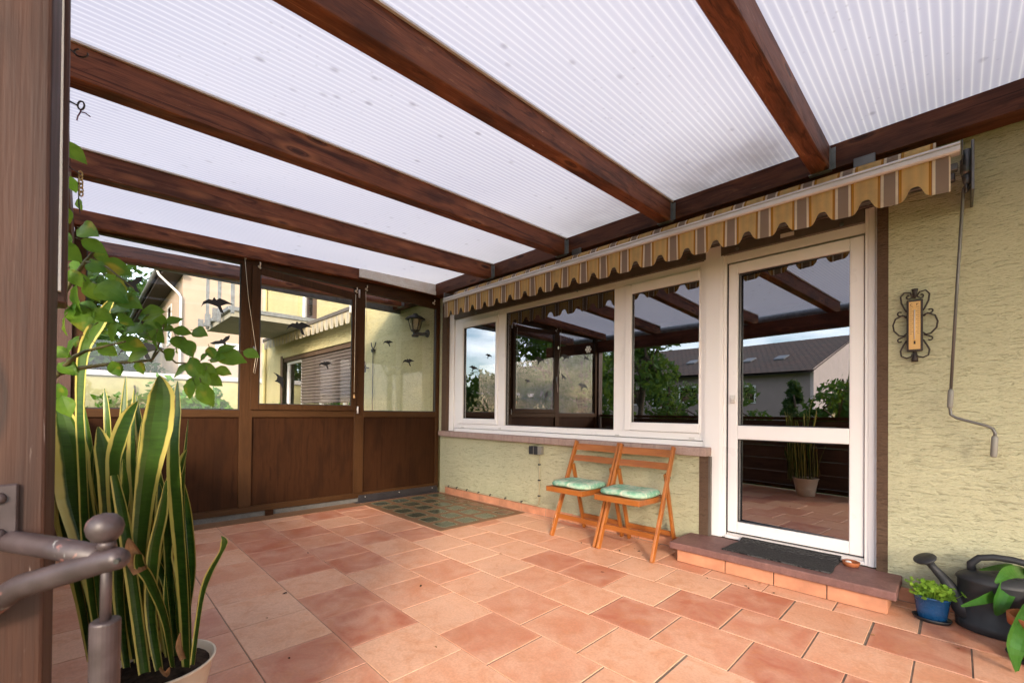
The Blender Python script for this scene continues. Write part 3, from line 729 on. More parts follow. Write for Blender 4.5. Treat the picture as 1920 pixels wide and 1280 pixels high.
b = MB(); b.lathe([(.055, 0), (.05, .015), (.02, .02)], (-.30, 0, 2.12), 18, rot=Matrix.Rotation(R_(90), 3, 'X')); b.tube([(-.30, -.01, 2.12), (-.31, -.08, 2.10), c+Vector((.02, 0, 2.11))], .022, 10); b.build('wall_bracket', M['lamp_black'], lp, smooth=True)
# forked rod + wall tap of next door
b = MB(); b.tube([(-1.83, -.03, -.05), (-1.82, -.03, 2.04)], .008, 6); b.tube([(-1.82, -.03, 2.04), (-1.87, -.03, 2.10), (-1.89, -.03, 2.16)], .009, 6); b.tube([(-1.82, -.03, 2.04), (-1.76, -.03, 2.09), (-1.73, -.03, 2.15)], .009, 6)
b.lathe([(.03, 2.0), (.035, 2.04), (.01, 2.06)], (-1.82, -.03, 0), 10)
tag(b.build('forked_rod', M['lamp_black'], loc=(-1.82, -.03, 0)), 'thin dark rod with forked top leaning on the yellow wall next door', 'rod')
b = MB(); b.tube([(-2.02, 0, 1.76), (-2.02, -.10, 1.76)], .012, 8); b.lathe([(.03, 1.68), (.035, 1.73), (.03, 1.82), (.02, 1.86)], (-1.98, -.10, 0), 10); b.tube([(-1.98, -.10, 1.70), (-1.98, -.10, 1.4)], .005, 6)
tag(b.build('wall_tap', M['lamp_black'], loc=(-2.02, 0, 1.7)), 'small black fitting with a thin cord on the yellow wall by the forked rod', 'wall fitting')

# ================================================================== FARTHER OFF: garden wall, salmon house, hedge, trees
gw = thing('garden_wall', 'pale yellow garden wall with a light coping behind the hedge', 'wall', (-9.1, -5, -.42))
b = MB(); b.box(-9.25, -9.0, -14, .6, -.42, 1.80); b.build('wall', M['garden_wall'], gw)
b = MB(); b.box(-9.32, -8.93, -14, .6, 1.80, 1.92); b.build('coping', M['coping'], gw, .01)
sh = thing('salmon_house', 'salmon pink rendered house with dark eaves and white downpipe behind the garden wall', 'house', (-16, 3, 0))
b = MB(); b.box(-24, -12, -1.22, 9, -.42, 5.6); b.build('wall', M['salmon'], sh)
for (x0, x1, z0, z1) in ((-17.6, -16.6, 3.4, 4.6), (-15.3, -14.3, 3.3, 4.7)):
    b = MB(); ring_frame(b, XZ, x0, x1, z0, z1, .08, .08, .08, .08, -1.25, -1.2); swo = b.build('window', M['white_old'], sh)
    b = MB(); b.box(x0+.05, x1-.05, -1.235, -1.23, z0+.05, z1-.05); b.build('pane', M['glass_far'], swo)
b = MB(); b.box(-12.0, -11.96, -.35, .75, 3.02, 3.22); b.build('white_plaque', M['white'], sh)
b = MB(); b.tube([(-12.4, -1.80, 5.28), (-12.35, -1.76, 5.15), (-11.98, -1.32, 4.60), (-11.93, -1.27, 4.48), (-11.93, -1.27, -.4)], .035, 10); b.build('downpipe', M['white_old'], sh, smooth=True)
b = MB(); b.prism([(-1.75, 5.28), (-1.75, 5.42), (4, 8.9), (10, 5.4), (10, 5.26), (4, 8.75)], lambda a, bb, t: (t, a, bb), -25, -11.7)
rfo = b.build('roof', M['roof_tile'], sh)
b = MB(); b.box(-25, -11.75, -1.72, -1.22, 5.18, 5.27); b.build('soffit', M['soffit'], rfo); b = MB(); b.tube([(-25, -1.82, 5.34), (-11.7, -1.82, 5.34)], .06, 8); b.build('gutter', M['zinc'], rfo, smooth=True)

def leaf_cloud(mb, pts, size, rng, aspect=.6, up=.25):
    for p in pts:
        s_ = size*rng.uniform(.6, 1.3)
        nrm = Vector((rng.gauss(0, 1), rng.gauss(0, 1), rng.gauss(0, 1)+up)).normalized(); a = nrm.orthogonal().normalized(); a = Matrix.Rotation(rng.uniform(0, 6.28), 3, nrm) @ a; c_ = nrm.cross(a)
        mb.add([p-a*s_, p+c_*s_*aspect*.6-a*s_*.1, p+a*s_+nrm*s_*.2, p-c_*s_*aspect*.6-a*s_*.1], [(0, 1, 2, 3)])
def tree(name, label, x, y, h, cr, seed, nleaf=2600, size=.13, mat='leaf_tree', crown_z=.62, squash=1.1, group=None, trunk=.12, columnar=False):
    rng = random.Random(seed); t = thing(name, label, 'tree', (x, y, -.42), group)
    b = MB(); cz = -.42+h*crown_z; base = Vector((x, y, -.42))
    top = Vector((x+rng.uniform(-.2, .2), y+rng.uniform(-.2, .2), -.42+h*.9))
    mids = [base.lerp(top, k/5)+Vector((rng.uniform(-.1, .1), rng.uniform(-.1, .1), 0))*(k > 0) for k in range(6)]
    b.tube(mids, [trunk*(1-.8*k/5) for k in range(6)], 9)
    cl_ = []
    for k in range(13 if not columnar else 22):
        if columnar:
            q = k/21; rr = cr*(1-q**1.8)*.75; a = rng.uniform(0, 6.28); cpos = Vector((x+rr*.6*math.cos(a), y+rr*.6*math.sin(a), -.2+q*h*.97)); cl_.append((cpos, max(.18, cr*.55*(1-q*.7))))
        else:
            a = rng.uniform(0, 6.28); el = rng.uniform(-.55, 1.0); rr = cr*rng.uniform(.45, .95)
            cpos = Vector((x+rr*math.cos(a)*math.cos(el*1.2), y+rr*math.sin(a)*math.cos(el*1.2), cz+rr*math.sin(el*1.2)*squash)); cl_.append((cpos, cr*rng.uniform(.26, .46)))
            st_ = mids[rng.randint(2, 4)]; b.tube([st_, st_.lerp(cpos, .55)+Vector((0, 0, .15)), cpos], [trunk*.4, trunk*.25, trunk*.08], 6)
    b.build('trunk', M['bark'], t, smooth=True)
    lf_ = MB(); pts = []
    for i in range(nleaf):
        c_, r_ = cl_[rng.randrange(len(cl_))]; d = Vector((rng.gauss(0, 1), rng.gauss(0, 1), rng.gauss(0, 1))).normalized()*r_*rng.uniform(.45, 1.08)**.6
        pts.append(c_+Vector((d.x, d.y, d.z*.85)))
    leaf_cloud(lf_, pts, size, rng)
    lf_.build('crown', M[mat], t)
    return t
GT = 'garden trees beyond the terrace'
tree('tree', 'large dark leafy tree rising behind the garden wall left of the salmon house', -19, -5.2, 11, 3.6, 11, 3600, .22, 'leaf_tree', .6, 1.2)
tree('tree', 'tall dark tree behind the salmon house roof', -27, -3.2, 13, 4.0, 12, 3000, .26, 'leaf_tree', .62, 1.2)
tree('tree', 'leafy tree standing close before the shaded side of the salmon house', -15.5, -4.4, 7.4, 2.1, 15, 3000, .17, 'leaf_tree', .6, 1.15)
tree('tree', 'wide low tree at the far end behind the salmon house', -27, -2.4, 6.0, 2.3, 18, 2400, .26, 'leaf_tree', .5, .9)
tree('tree', 'round bush peering over the garden wall coping', -12.4, -3.0, 3.9, 1.4, 16, 3200, .16, 'leaf_tree', .6, 1.0)
tree('tree', 'broad tree far behind the garden wall at the left', -22, -8.5, 7.5, 3.6, 17, 2800, .24, 'leaf_tree', .5, 1.0)
tree('tree', 'bushy light green tree low over the garden wall behind the leafy branch', -12.2, -5.0, 5.2, 1.9, 13, 2400, .14, 'leaf_tree_light', .62, 1.0)
# trees that show as reflections in the window panes
tree('tree', 'light green tree reflected in the left window pane', -6.5, -10.5, 6.2, 1.9, 21, 2600, .13, 'leaf_tree_light', .6)
tree('tree', 'dark tree reflected in the wide window pane', -2.6, -9.5, 4.6, 1.5, 22, 2400, .12, 'leaf_tree', .58)
tree('tree', 'bushy dark shrub tree reflected in the right window sash', -3.2, -13.0, 3.2, 1.4, 23, 2200, .12, 'leaf_tree', .45)
tree('conifer', 'columnar conifer reflected in the glazed door', -1.35, -15.0, 2.5, .75, 24, 2200, .10, 'leaf_conifer', group=None, columnar=True)
tree('tree', 'low spreading garden tree reflected at the right of the glazed door', .9, -13.0, 2.9, 1.25, 25, 2200, .12, 'leaf_tree', .5)
tree('tree', 'far tree row reflected low in the left window pane', -17, -17, 4.6, 2.4, 26, 2200, .2, 'leaf_tree', .5)
tree('tree', 'round garden tree standing left of the reflected row of houses', -23, -22, 5.4, 2.6, 27, 2200, .22, 'leaf_tree', .5)
tree('tree', 'dense dark tree in the garden reflected behind the partition frames', -4.2, -7.2, 5.0, 1.7, 29, 2600, .12, 'leaf_tree', .55)
tree('tree', 'small yellowing tree by the terrace corner reflected in the wide pane', -1.9, -5.6, 3.5, .85, 28, 900, .08, 'leaf_tree_light', .66)

tree('tree', 'added unseen airy tree beside the open end of the terrace shading the house wall', 12.6, -6.0, 8.0, 1.8, 30, 1500, .16, 'leaf_tree', .62, 1.0)  # extra tree out of view, added to keep sun off the house wall

# terrace of houses opposite (seen in the window reflections)
oh = thing('opposite_house', 'long brown roofed house with pale pink gable reflected in the window and door glass', 'house', (-6, -25, 0))
b = MB(); b.box(-22, -3.1, -36, -22, -.42, 3.45); b.build('wall', M['mauve'], oh)
b = MB(); b.prism([(-36, -.42), (-22, -.42), (-22, 3.45), (-29, 5.85), (-36, 3.45)], YZ, -3.1, -2.95); b.build('gable_wall', M['pink'], oh)
b = MB()
q_ = lambda z0, z1: [(-22.3, -21.5, z0), (-2.88, -21.5, z0), (-2.88, -29, z1), (-22.3, -29, z1), (-22.3, -36.5, z0), (-2.88, -36.5, z0)]
uvr = [[(0, 0), (19.3, 0), (19.3, 7.9), (0, 7.9)], [(0, 0), (19.3, 0), (19.3, 7.9), (0, 7.9)]]
b.add(q_(3.32, 5.98), [(0, 1, 2, 3), (3, 2, 5, 4)], uvr); b.add(q_(3.20, 5.86), [(3, 2, 1, 0), (4, 5, 2, 3)])
oro = b.build('roof', M['roof_tile'], oh)
b = MB()
for x in (-5.6, -9.2, -7.4, -13):
    sk4 = [(x, -24.0, 4.22), (x+.55, -24.0, 4.22), (x+.55, -24.8, 4.50), (x, -24.8, 4.50)]
    b.add(sk4+[(p[0], p[1]+.02, p[2]+.07) for p in sk4], [(3, 2, 1, 0), (4, 5, 6, 7), (0, 1, 5, 4), (1, 2, 6, 5), (2, 3, 7, 6), (3, 0, 4, 7)])
b.each('skylight', M['zinc'], oro)
wins = [(-6.9, -5.7, 1.7, 2.7), (-8.6, -7.6, 1.4, 2.6), (-10.4, -9.3, 1.6, 2.7), (-11.9, -11.0, 1.6, 2.7), (-13.4, -12.2, 1.5, 2.7), (-16.4, -15.2, 1.5, 2.7)]
for (a0, a1, b0, b1) in wins:
    b = MB(); ring_frame(b, XZ, a0, a1, b0, b1, .07, .07, .07, .07, -22.0, -21.95); owo = b.build('window', M['white'], oh)
    b = MB(); b.box(a0+.05, a1-.05, -21.99, -21.98, b0+.05, b1-.05); b.build('pane', M['glass_far'], owo)
for (a0, a1, b0, b1) in ((-25.6, -24.4, .9, 2.2), (-29.6, -28.5, 3.7, 4.8)):
    b = MB(); ring_frame(b, YZ, a0, a1, b0, b1, .06, .06, .06, .06, -2.95, -2.91); owo = b.build('window', M['white'], oh)
    b = MB(); b.box(-2.948, -2.94, a0+.05, a1-.05, b0+.05, b1-.05); b.build('pane', M['glass_far'], owo)

# hedge and creeper in front of the garden wall
def hedge(name, label, cat, fnp, nl, size, mat, seed, stems):
    rng = random.Random(seed); b = MB(); pts = [fnp(rng) for _ in range(nl)]
    leaf_cloud(b, pts, size, rng, .8); t = thing(name, label, cat, tuple(pts[0].xy)+(-.42,))
    b.build('foliage', M[mat], t); b = MB()
    for q in stems: b.tube(q, .02, 6)
    b.build('stem', M['bark'], t)
def hp(rng):
    y = rng.uniform(-1.9, .1); top = 1.15+.22*math.sin(y*3.1)+.14*math.sin(y*9)+.12*rng.random()
    return Vector((rng.uniform(-7.5, -6.5), y, rng.uniform(.2, top)))
hedge('hedge', 'loose bright green hedge in front of the yellow garden wall', 'hedge', hp, 2600, .085, 'leaf_hedge', 31, [[(-7, y, -.42), (-7, y+.1, .9)] for y in (-1.6, -1.0, -.4)])
def hp2(rng):
    x = rng.uniform(-8.4, -1.2); top = 2.0+.35*math.sin(x*1.7)+.25*math.sin(x*4.3)
    return Vector((x, -6.2+.35*math.sin(x*2.2)+rng.gauss(0, .28), rng.uniform(-.2, top)))
hedge('hedge', 'tall dark mixed hedge in the garden reflected behind the partition frames', 'hedge', hp2, 5200, .12, 'leaf_tree', 33, [[(x, -6.2, -.42), (x+.1, -6.2, 1.5)] for x in (-8, -6.6, -5.1, -3.6, -2.2)])
def vp(rng):
    y = rng.uniform(-5.0, -1.7); k = math.sin(y*2.3)*.35+math.sin(y*5.7)*.2
    return Vector((-8.9+rng.uniform(0, .2), y, rng.uniform(.3, 1.38+k)*rng.uniform(.55, 1.0)**.5+.1))
hedge('climbing_vine', 'straggly green creeper climbing the yellow garden wall', 'climbing plant', vp, 800, .10, 'leaf_hedge', 32, [[(-8.93, y, -.42), (-8.93, y+.2, .7), (-8.93, y+.1, 1.6)] for y in (-4.4, -3.6, -2.6, -2.0)])

# ================================================================== TERRACE ROOF
rf = thing('terrace_roof', 'lean-to terrace roof of stained timber rafters under ribbed translucent sheets', 'terrace roof', (2, -1.7, 2.5))
ZL = lambda y: 2.700+.0345*y                 # underside of the sheets
b = MB(); b.box(-1.02, 8.0, -.135, -.002, 2.545, 2.698); b.build('ledger_beam', M['beam_x'], rf, .004)
for xr in (-.72, .06, 1.187, 2.219, 3.254, 4.255, 5.28, 6.3, 7.3):
    b = MB(); y0, y1 = -3.62, -.136; x0, x1 = xr-.092, xr; h = .158 if xr != .06 else .124
    b.add([(x0, y0, ZL(y0)-h), (x1, y0, ZL(y0)-h), (x1, y1, ZL(y1)-h), (x0, y1, ZL(y1)-h), (x0, y0, ZL(y0)-.001), (x1, y0, ZL(y0)-.001), (x1, y1, ZL(y1)-.001), (x0, y1, ZL(y1)-.001)],
          [(0, 3, 2, 1), (4, 5, 6, 7), (0, 1, 5, 4), (1, 2, 6, 5), (2, 3, 7, 6), (3, 0, 4, 7)])
    ro = b.build('rafter', M['beam_y'], rf, .005)
    if xr != .06:
        b = MB(); b.box(x1+.001, x1+.004, -.165, -.137, ZL(-.14)-.15, ZL(-.14)-.02); b.box(x0-.012, x1+.012, -.175, -.1365, ZL(-.14)-h-.006, ZL(-.14)-h-.001); b.box(x1+.001, x1+.028, -.1385, -.1365, ZL(-.14)-.15, ZL(-.14)-.02)
        b.build('joist_hanger', M['zinc'], ro)
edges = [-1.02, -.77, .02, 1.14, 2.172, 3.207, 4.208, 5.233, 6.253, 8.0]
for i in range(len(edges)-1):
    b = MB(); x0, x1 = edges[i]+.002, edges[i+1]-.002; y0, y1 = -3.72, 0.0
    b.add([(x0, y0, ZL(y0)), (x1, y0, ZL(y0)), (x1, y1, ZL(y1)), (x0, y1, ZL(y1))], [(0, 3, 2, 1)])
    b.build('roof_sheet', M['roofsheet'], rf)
b = MB()
for xr in (1.187, 2.219, 3.254): b.add([(xr+.001, -3.6, ZL(-3.6)-.012), (xr+.014, -3.6, ZL(-3.6)-.012), (xr+.014, -.14, ZL(-.14)-.012), (xr+.001, -.14, ZL(-.14)-.012), (xr+.001, -3.6, ZL(-3.6)-.002), (xr+.014, -3.6, ZL(-3.6)-.002), (xr+.014, -.14, ZL(-.14)-.002), (xr+.001, -.14, ZL(-.14)-.002)], [(0, 3, 2, 1), (4, 5, 6, 7), (0, 1, 5, 4), (1, 2, 6, 5), (2, 3, 7, 6), (3, 0, 4, 7)])
b.each('sealing_strip', M['white_old'], rf)
b = MB(); b.box(-1.3, 8.0, -3.55, -3.43, 2.215, 2.418); b.build('outer_beam', M['beam_x'], rf, .005)
for x in (-.09, 7.88): b = MB(); b.box(x, x+.12, -3.55, -3.43, -.1, 2.214); b.build('corner_post', M['post_dark'], rf, .004)
b = MB(); b.tube([(-1.05, -3.78, 2.52), (8, -3.78, 2.52)], .065, 10); b.build('gutter', M['zinc'], rf, smooth=True)
b = MB(); b.box(-1.06, -1.022, -3.7, 0, 2.50, 2.70); b.build('verge_board', M['zinc'], rf)
# white filler piece above the right pane
b = MB(); b.prism([(-1.16, 2.555), (-.137, 2.575), (-.137, 2.69), (-1.16, 2.655)], YZ, .062, .085); b.prism([(-1.15, 2.553), (-.14, 2.545), (-.14, 2.60), (-1.15, 2.572)], YZ, .086, .10)
b.build('filler_board', M['whitewash'], rf, .004)

# near post with a board at its back
wp = thing('wooden_post', 'weathered brown timber post at the left edge of the terrace', 'post', (3.89, -3.5, -.42))
b = MB(); b.prism([(3.95, -3.3936), (3.83, -3.3886), (3.825, -3.62), (3.95, -3.62)], lambda a, bb, t: (a, bb-.0040*(t-.7), t), -.42, 2.216); b.each('upright', M['post_z'], wp, .004, seg=2)
b = MB(); b.prism([(3.53, -3.56), (3.60, -3.56), (3.60, -3.3860), (3.53, -3.3860)], lambda a, bb, t: (a, bb-.0065*(t-1.2), t), 1.25, 2.214); b.build('back_board', M['post_dark'], wp, .003)
b = MB(); b.prism([(3.602, -3.56), (3.615, -3.56), (3.615, -3.3935), (3.602, -3.3935)], lambda a, bb, t: (a, bb-.0065*(t-1.2), t), 1.27, 2.213); b.build('weather_strip', M['white_old'], wp)

# low boarded parapet along the garden side (only seen as a reflection)
pp = thing('parapet', 'low brown boarded parapet reflected in the lower door glass', 'parapet', (2, -3.5, 0))
b = MB()
for k in range(5): b.box(.05, 3.80, -3.53, -3.49, .07+k*.182, .07+k*.182+.178)
b.build('boarding', M['panel_x'], pp, .004)
b = MB(); b.box(.0, 3.82, -3.55, -3.47, .985, 1.03); b.box(.0, 3.82, -3.54, -3.48, .012, .065); b.build('rail', M['frame_y'], pp, .003)

# painted tubular railing end with ball pin, close to the camera
gr = thing('tubular_railing', 'chipped mauve painted tubular railing with ball topped pin in front of the wooden post', 'railing', (4.12, -3.34, 0))
J = at(207, 1046, .5); dG = .5
b = MB(); b.tube([at(-90, 990, .60), at(0, 1011, .565), at(100, 1026, .53), at(190, 1043, .505)], .0132, 18); b.build('upper_tube', M['paint_metal'], gr, smooth=True)
b = MB(); b.tube([at(-60, 1168, .53), at(0, 1124, .52), at(22, 1108, .515), at(42, 1097, .51), at(70, 1089, .508), at(120, 1074, .505), at(190, 1053, .50), at(222, 1046, .497), at(229, 1045, .496), at(233, 1044, .496)], [.0135]*7+[.0125, .010, .005], 18); b.build('lower_tube', M['paint_metal'], gr, smooth=True)
c0 = at(223, 1050, .484); d = Vector((.72, -.62, 0)).normalized(); b = MB(); b.lathe([(.0030, 0), (.0030, .004)], c0, 12, rot=d.to_track_quat('Z', 'Y').to_matrix()); b.build('drilled_hole', M['lamp_black'], gr)
kc = at(197, 988, .5)
b = MB(); b.lathe([(.003, -.0168), (.0108, -.0150), (.0155, -.0085), (.0174, 0), (.0158, .0080), (.0102, .0140), (.003, .0162)], kc, 24); b.build('ball_knob', M['paint_metal'], gr, smooth=True)
pc = at(199, 1100, .5)
b = MB(); b.tube([(pc.x, pc.y, .79), (pc.x, pc.y, kc.z-.012)], .0052, 14); b.tube([(pc.x, pc.y, kc.z-.024), (pc.x, pc.y, kc.z-.014)], [.0095, .0075], 14); b.build('pin', M['paint_metal'], gr, smooth=True)
b = MB(); b.lathe([(.0136, -.42), (.0138, .806), (.0130, .8085)], (pc.x, pc.y, 0), 24); b.build('sleeve', M['paint_metal'], gr, bevel=.001)
b = MB(); b.box(3.951, 3.957, -3.56, -3.418, .875, .952); po = b.build('wall_plate', M['paint_metal'], gr, .002)
b = MB(); b.lathe([(.008, 0), (.007, .004), (.003, .006)], (3.957, -3.435, .935), 10, rot=Matrix.Rotation(R_(90), 3, 'Y')); b.lathe([(.008, 0), (.007, .004), (.003, .006)], (3.957, -3.435, .89), 10, rot=Matrix.Rotation(R_(90), 3, 'Y')); b.each('plate_bolt', M['paint_metal'], po, smooth=True)

# ================================================================== GLAZED PARTITION (x = 0)
pt = thing('glazed_partition', 'brown framed glazed partition with wood grain panels at the far end of the terrace', 'partition', (0, -1.7, 0))
xf, xb = 0.0, -.075
def zt(y): return 2.552
b = MB()
for (a0, a1) in ((-3.43, -3.36), (-2.297, -2.187), (-1.160, -1.047), (-.054, -.004)): b.box(xb, xf, a0, a1, .115, 2.45)
b.each('upright', M['frame_z'], pt, .003)
b = MB()
for (a0, a1) in ((-3.36, -2.297), (-2.187, -1.160), (-1.047, -.054)):
    b.box(xb, xf-.001, a0, a1, .977, 1.0525 if a0 == -2.187 else 1.046)
b.each('middle_rail', M['frame_y'], pt, .003)
b = MB(); b.box(xb, xf, -3.43, -.004, .056, .114); b.build('bottom_rail', M['frame_y'], pt, .003)
b = MB(); b.prism([(-3.43, 2.4505), (-.004, 2.4505), (-.004, 2.543), (-.137, 2.562), (-1.1, 2.562), (-3.43, 2.540)], YZ, xb, xf-.002); b.build('top_rail', M['frame_y'], pt, .003)
for (a0, a1) in ((-3.36, -2.292), (-2.19, -1.135), (-1.049, -.045)):
    b = MB(); b.box(-.05, -.022, a0+.001 if a0 > -3 else a0, a1, .110, .980); b.build('panel', M['panel'], pt)
b = MB()
for (a0, a1) in ((-2.297, -2.285), (-2.187, -2.178), (-1.135, -1.12), (-1.05, -1.04)): pass
# wider uprights below the glass
for (a0, a1) in ((-2.2835, -2.193), (-1.126, -1.050)): b.box(xf-.010, xf+.001, a0, a1, .115, .9765)
b.each('cover_strip', M['frame_z'], pt, .002)
bead = MB()
for (a0, a1, z0, z1, z2) in ((-3.36, -2.297, 1.046, 2.475, 2.449), (-1.047, -.054, 1.046, 2.415, 2.404)):
    mb = MB(); mb.prism([(a0, z0), (a1, z0), (a1, max(z1, z2)), (a0, max(z1, z2))], YZ, -.040, -.035); mb.build('pane', M['glass_clear'], pt)
    bead.box(-.034, -.020, a0, a1, z0, z0+.010); bead.box(-.034, -.020, a0, a0+.008, z0+.01, 2.45); bead.box(-.034, -.020, a1-.008, a1, z0+.01, 2.45)
bead.build('glazing_bead', M['lamp_black'], pt)
b = MB(); b.prism([(-3.36, 2.48), (-2.297, 2.447), (-2.297, 2.4501), (-3.36, 2.4501)][::-1] if False else [(-1.047, 2.418), (-.054, 2.402), (-.054, 2.4503), (-1.047, 2.4503)], YZ, -.05, -.003); b.build('head_strip', M['frame_y'], pt)
sa = MB()
a0, a1 = -2.2120, -1.152; xs0, xs1 = .001, .022
for q in ([(a0, 1.050), (a0+.072, 1.050), (a0+.072, 2.445), (a0, 2.445)], [(a1-.058, 1.050), (a1, 1.050), (a1, 2.385), (a1-.058, 2.385)], [(a0+.072, 1.050), (a1-.058, 1.050), (a1-.058, 1.106), (a0+.072, 1.106)], [(a0+.072, 2.376), (a1-.058, 2.308), (a1-.058, 2.388), (a0+.072, 2.441)]):
    sa.prism(q, YZ, xs0, xs1)
so_ = sa.build('window_sash', M['frame_z'], pt, .003)
b = MB(); b.prism([(a0+.06, 1.10), (a1-.05, 1.10), (a1-.05, 2.32), (a0+.06, 2.385)], YZ, .003, .008); b.build('pane', M['glass_clear'], so_)
b = MB()
for q in ([(a0+.0725, 1.106), (a1-.0585, 1.106), (a1-.0585, 1.114), (a0+.0725, 1.114)], [(a0+.0725, 1.114), (a0+.080, 1.114), (a0+.080, 2.370), (a0+.0725, 2.370)], [(a1-.066, 1.114), (a1-.0585, 1.114), (a1-.0585, 2.305), (a1-.066, 2.305)]): b.prism(q, YZ, .0085, .018)
b.build('glazing_bead', M['lamp_black'], so_)
b = MB(); b.box(.0225, .028, -2.197, -2.170, 1.585, 1.665); b.box(.028, .050, -2.188, -2.176, 1.625, 1.645); b.bar((.048, -2.182, 1.64), (.048, -2.165, 1.56), .014, .012, (1, 0, 0)); b.build('handle', M['steel'], so_, .003)
b = MB(); b.tube([(.016, -1.130, 2.34), (.016, -1.130, 2.43)], .010, 8); b.tube([(.016, -1.130, 1.02), (.016, -1.130, 1.10)], .010, 8); b.each('hinge', M['alu'], so_, smooth=True)
cs = MB(); cs.box(-.13, -.02, -3.43, -.002, -.05, .055); cs.build('plinth', M['concrete'], pt)
b = MB(); b.box(-.0195, .004, -1.10, -.03, .004, .085); b.box(-.019, .05, -1.15, -.02, .0005, .012); b.each('sealing_strip', M['black_strip'], pt, .002)
b = MB()
for y in (-1.02, -.58, -.10): b.lathe([(.006, 0), (.004, .004)], (.0045, y, .06), 8, rot=Matrix.Rotation(R_(90), 3, 'Y'))
b.each('screw', M['alu'], pt)
b = MB(); p = on_x(504, 968, -.01); b.box(-.018, .012, p.y-.035, p.y+.035, .002, .055); b.build('wood_block', M['panel'], pt)
b = MB(); b.box(-.019, .185, -3.42, -1.115, -.002, .0045)
tag(b.build('floor_strip', M['brown_strip']), kind='structure')

# hooks on the partition's top rail
i = 0
for (px, py, mt) in ((191, 411, 'hook'), (317, 441, 'steel'), (459, 482, 'hook'), (486, 500, 'hook'), (667, 546, 'hook'), (686, 542, 'hook'), (812, 568, 'hook')):
    p = on_x(px, py, .025 if px in (486, 667) else .004); b = MB(); s = .9
    b.lathe([(.012, 0), (.013, .006), (.008, .012)], p, 10, rot=Matrix.Rotation(R_(90), 3, 'Y')); b.tube([p+Vector((.01, 0, 0)), p+Vector((.034, 0, .004)), p+Vector((.042, 0, .022)), p+Vector((.034, 0, .034))], .006*s, 8); b.tube([p+Vector((.012, 0, .0)), p+Vector((.022, .004, -.022)), p+Vector((.034, .006, -.018))], .006*s, 8)
    b.build('cup_hook', M[mt], so_ if px in (486, 667) else pt, smooth=True)
# pull cords
def cord(label, pts, bead_at=None, r=.0022):
    t = thing('pull_cord', label, 'cord', tuple(pts[0])); b = MB(); b.tube(pts, r, 6); b.build('cord', M['cord'], t, smooth=True)
    if bead_at is not None:
        b = MB(); b.lathe([(.004, .02), (.007, .012), (.010, -.01), (.010, -.022), (.006, -.028)], bead_at, 12); b.build('bead', M['bead'], t, smooth=True)
cord('slack cream cord slanting from its hook to the handle of the middle sash', [on_x(459, 482, .045), on_x(466, 560, .05), on_x(480, 655, .055), on_x(483, 672, .055), on_x(478, 700, .055), on_x(475, 698, .055), on_x(480, 668, .055)])
cord('straight cream cord ending in a wooden bead beside the middle sash', [on_x(667, 552, .066), on_x(664, 735, .060)], on_x(664, 742, .060), .0032)
cord('thin cream cord hanging in front of the right-hand pane edge', [on_x(686, 546, .05), on_x(687, 600, .05), on_x(685, 684, .05)])

# bird silhouettes on the glass
BIRDS = {
 'glide': [(-1, -.25), (-.86, .18), (-.55, .42), (-.33, .40), (-.22, .62), (-.08, .44), (.12, .60), (.45, .52), (1, .28), (.55, .25), (.20, .06), (.34, -.30), (.40, -.48), (.18, -.40), (.02, -.05), (-.30, .05), (-.62, .10), (-.85, -.02)],
 'dive': [(-1, -.30), (-.55, -.02), (-.20, .05), (-.05, .25), (.05, .16), (.3, .5), (.68, .70), (.60, .30), (.30, -.02), (.45, -.42), (.60, -.60), (.28, -.50), (.10, -.20), (-.3, -.32), (-.7, -.38)],
 'swoop': [(-.9, .8), (-.4, .62), (-.05, .36), (.22, .30), (.12, .1), (.22, -.4), (.1, -1), (-.08, -.5), (-.42, -.28), (-.75, -.2), (-.5, 0), (-.45, .3), (-.6, .55)]}
def bird(px, py, size, kind, label, flip=1, rot=0):
    p = on_x(px, py, -.0345 if px < 460 or px > 684 else .0085); b = MB(); c, s_ = math.cos(rot), math.sin(rot)
    size *= 1.12; poly = [((a*flip*c-bb*s_)*size, (a*flip*s_+bb*c)*size) for a, bb in BIRDS[kind]]
    if flip < 0: poly = poly[::-1]
    b.prism(poly, lambda a, bb, t: (p.x+t, p.y+a, p.z+bb), 0, .0012)
    tag(b.build('bird_sticker', M['bird'], loc=tuple(p)), label, 'bird sticker', 'black bird silhouettes stuck to the partition glass')
bird(408, 574, .115, 'glide', 'large black bird silhouette over the balcony corner in the left pane')
bird(416, 640, .085, 'dive', 'small black bird silhouette diving below the balcony in the left pane')
bird(562, 617, .115, 'glide', 'largest black bird silhouette crossing the awning edge in the middle sash')
bird(528, 712, .080, 'swoop', 'black bird silhouette with upswept wings by the white window frame next door')
bird(611, 685, .068, 'glide', 'black bird silhouette on the brown roller shutter in the middle sash')
bird(728, 644, .062, 'glide', 'smaller black bird silhouette in the right pane beside the forked rod')
bird(766, 680, .078, 'glide', 'larger black bird silhouette in the right pane below the lantern')
bird(245, 532, .10, 'dive', 'black bird silhouette near the dark tree at the top left of the left pane')
bird(268, 662, .14, 'glide', 'black bird silhouette half hidden behind the leafy branch')

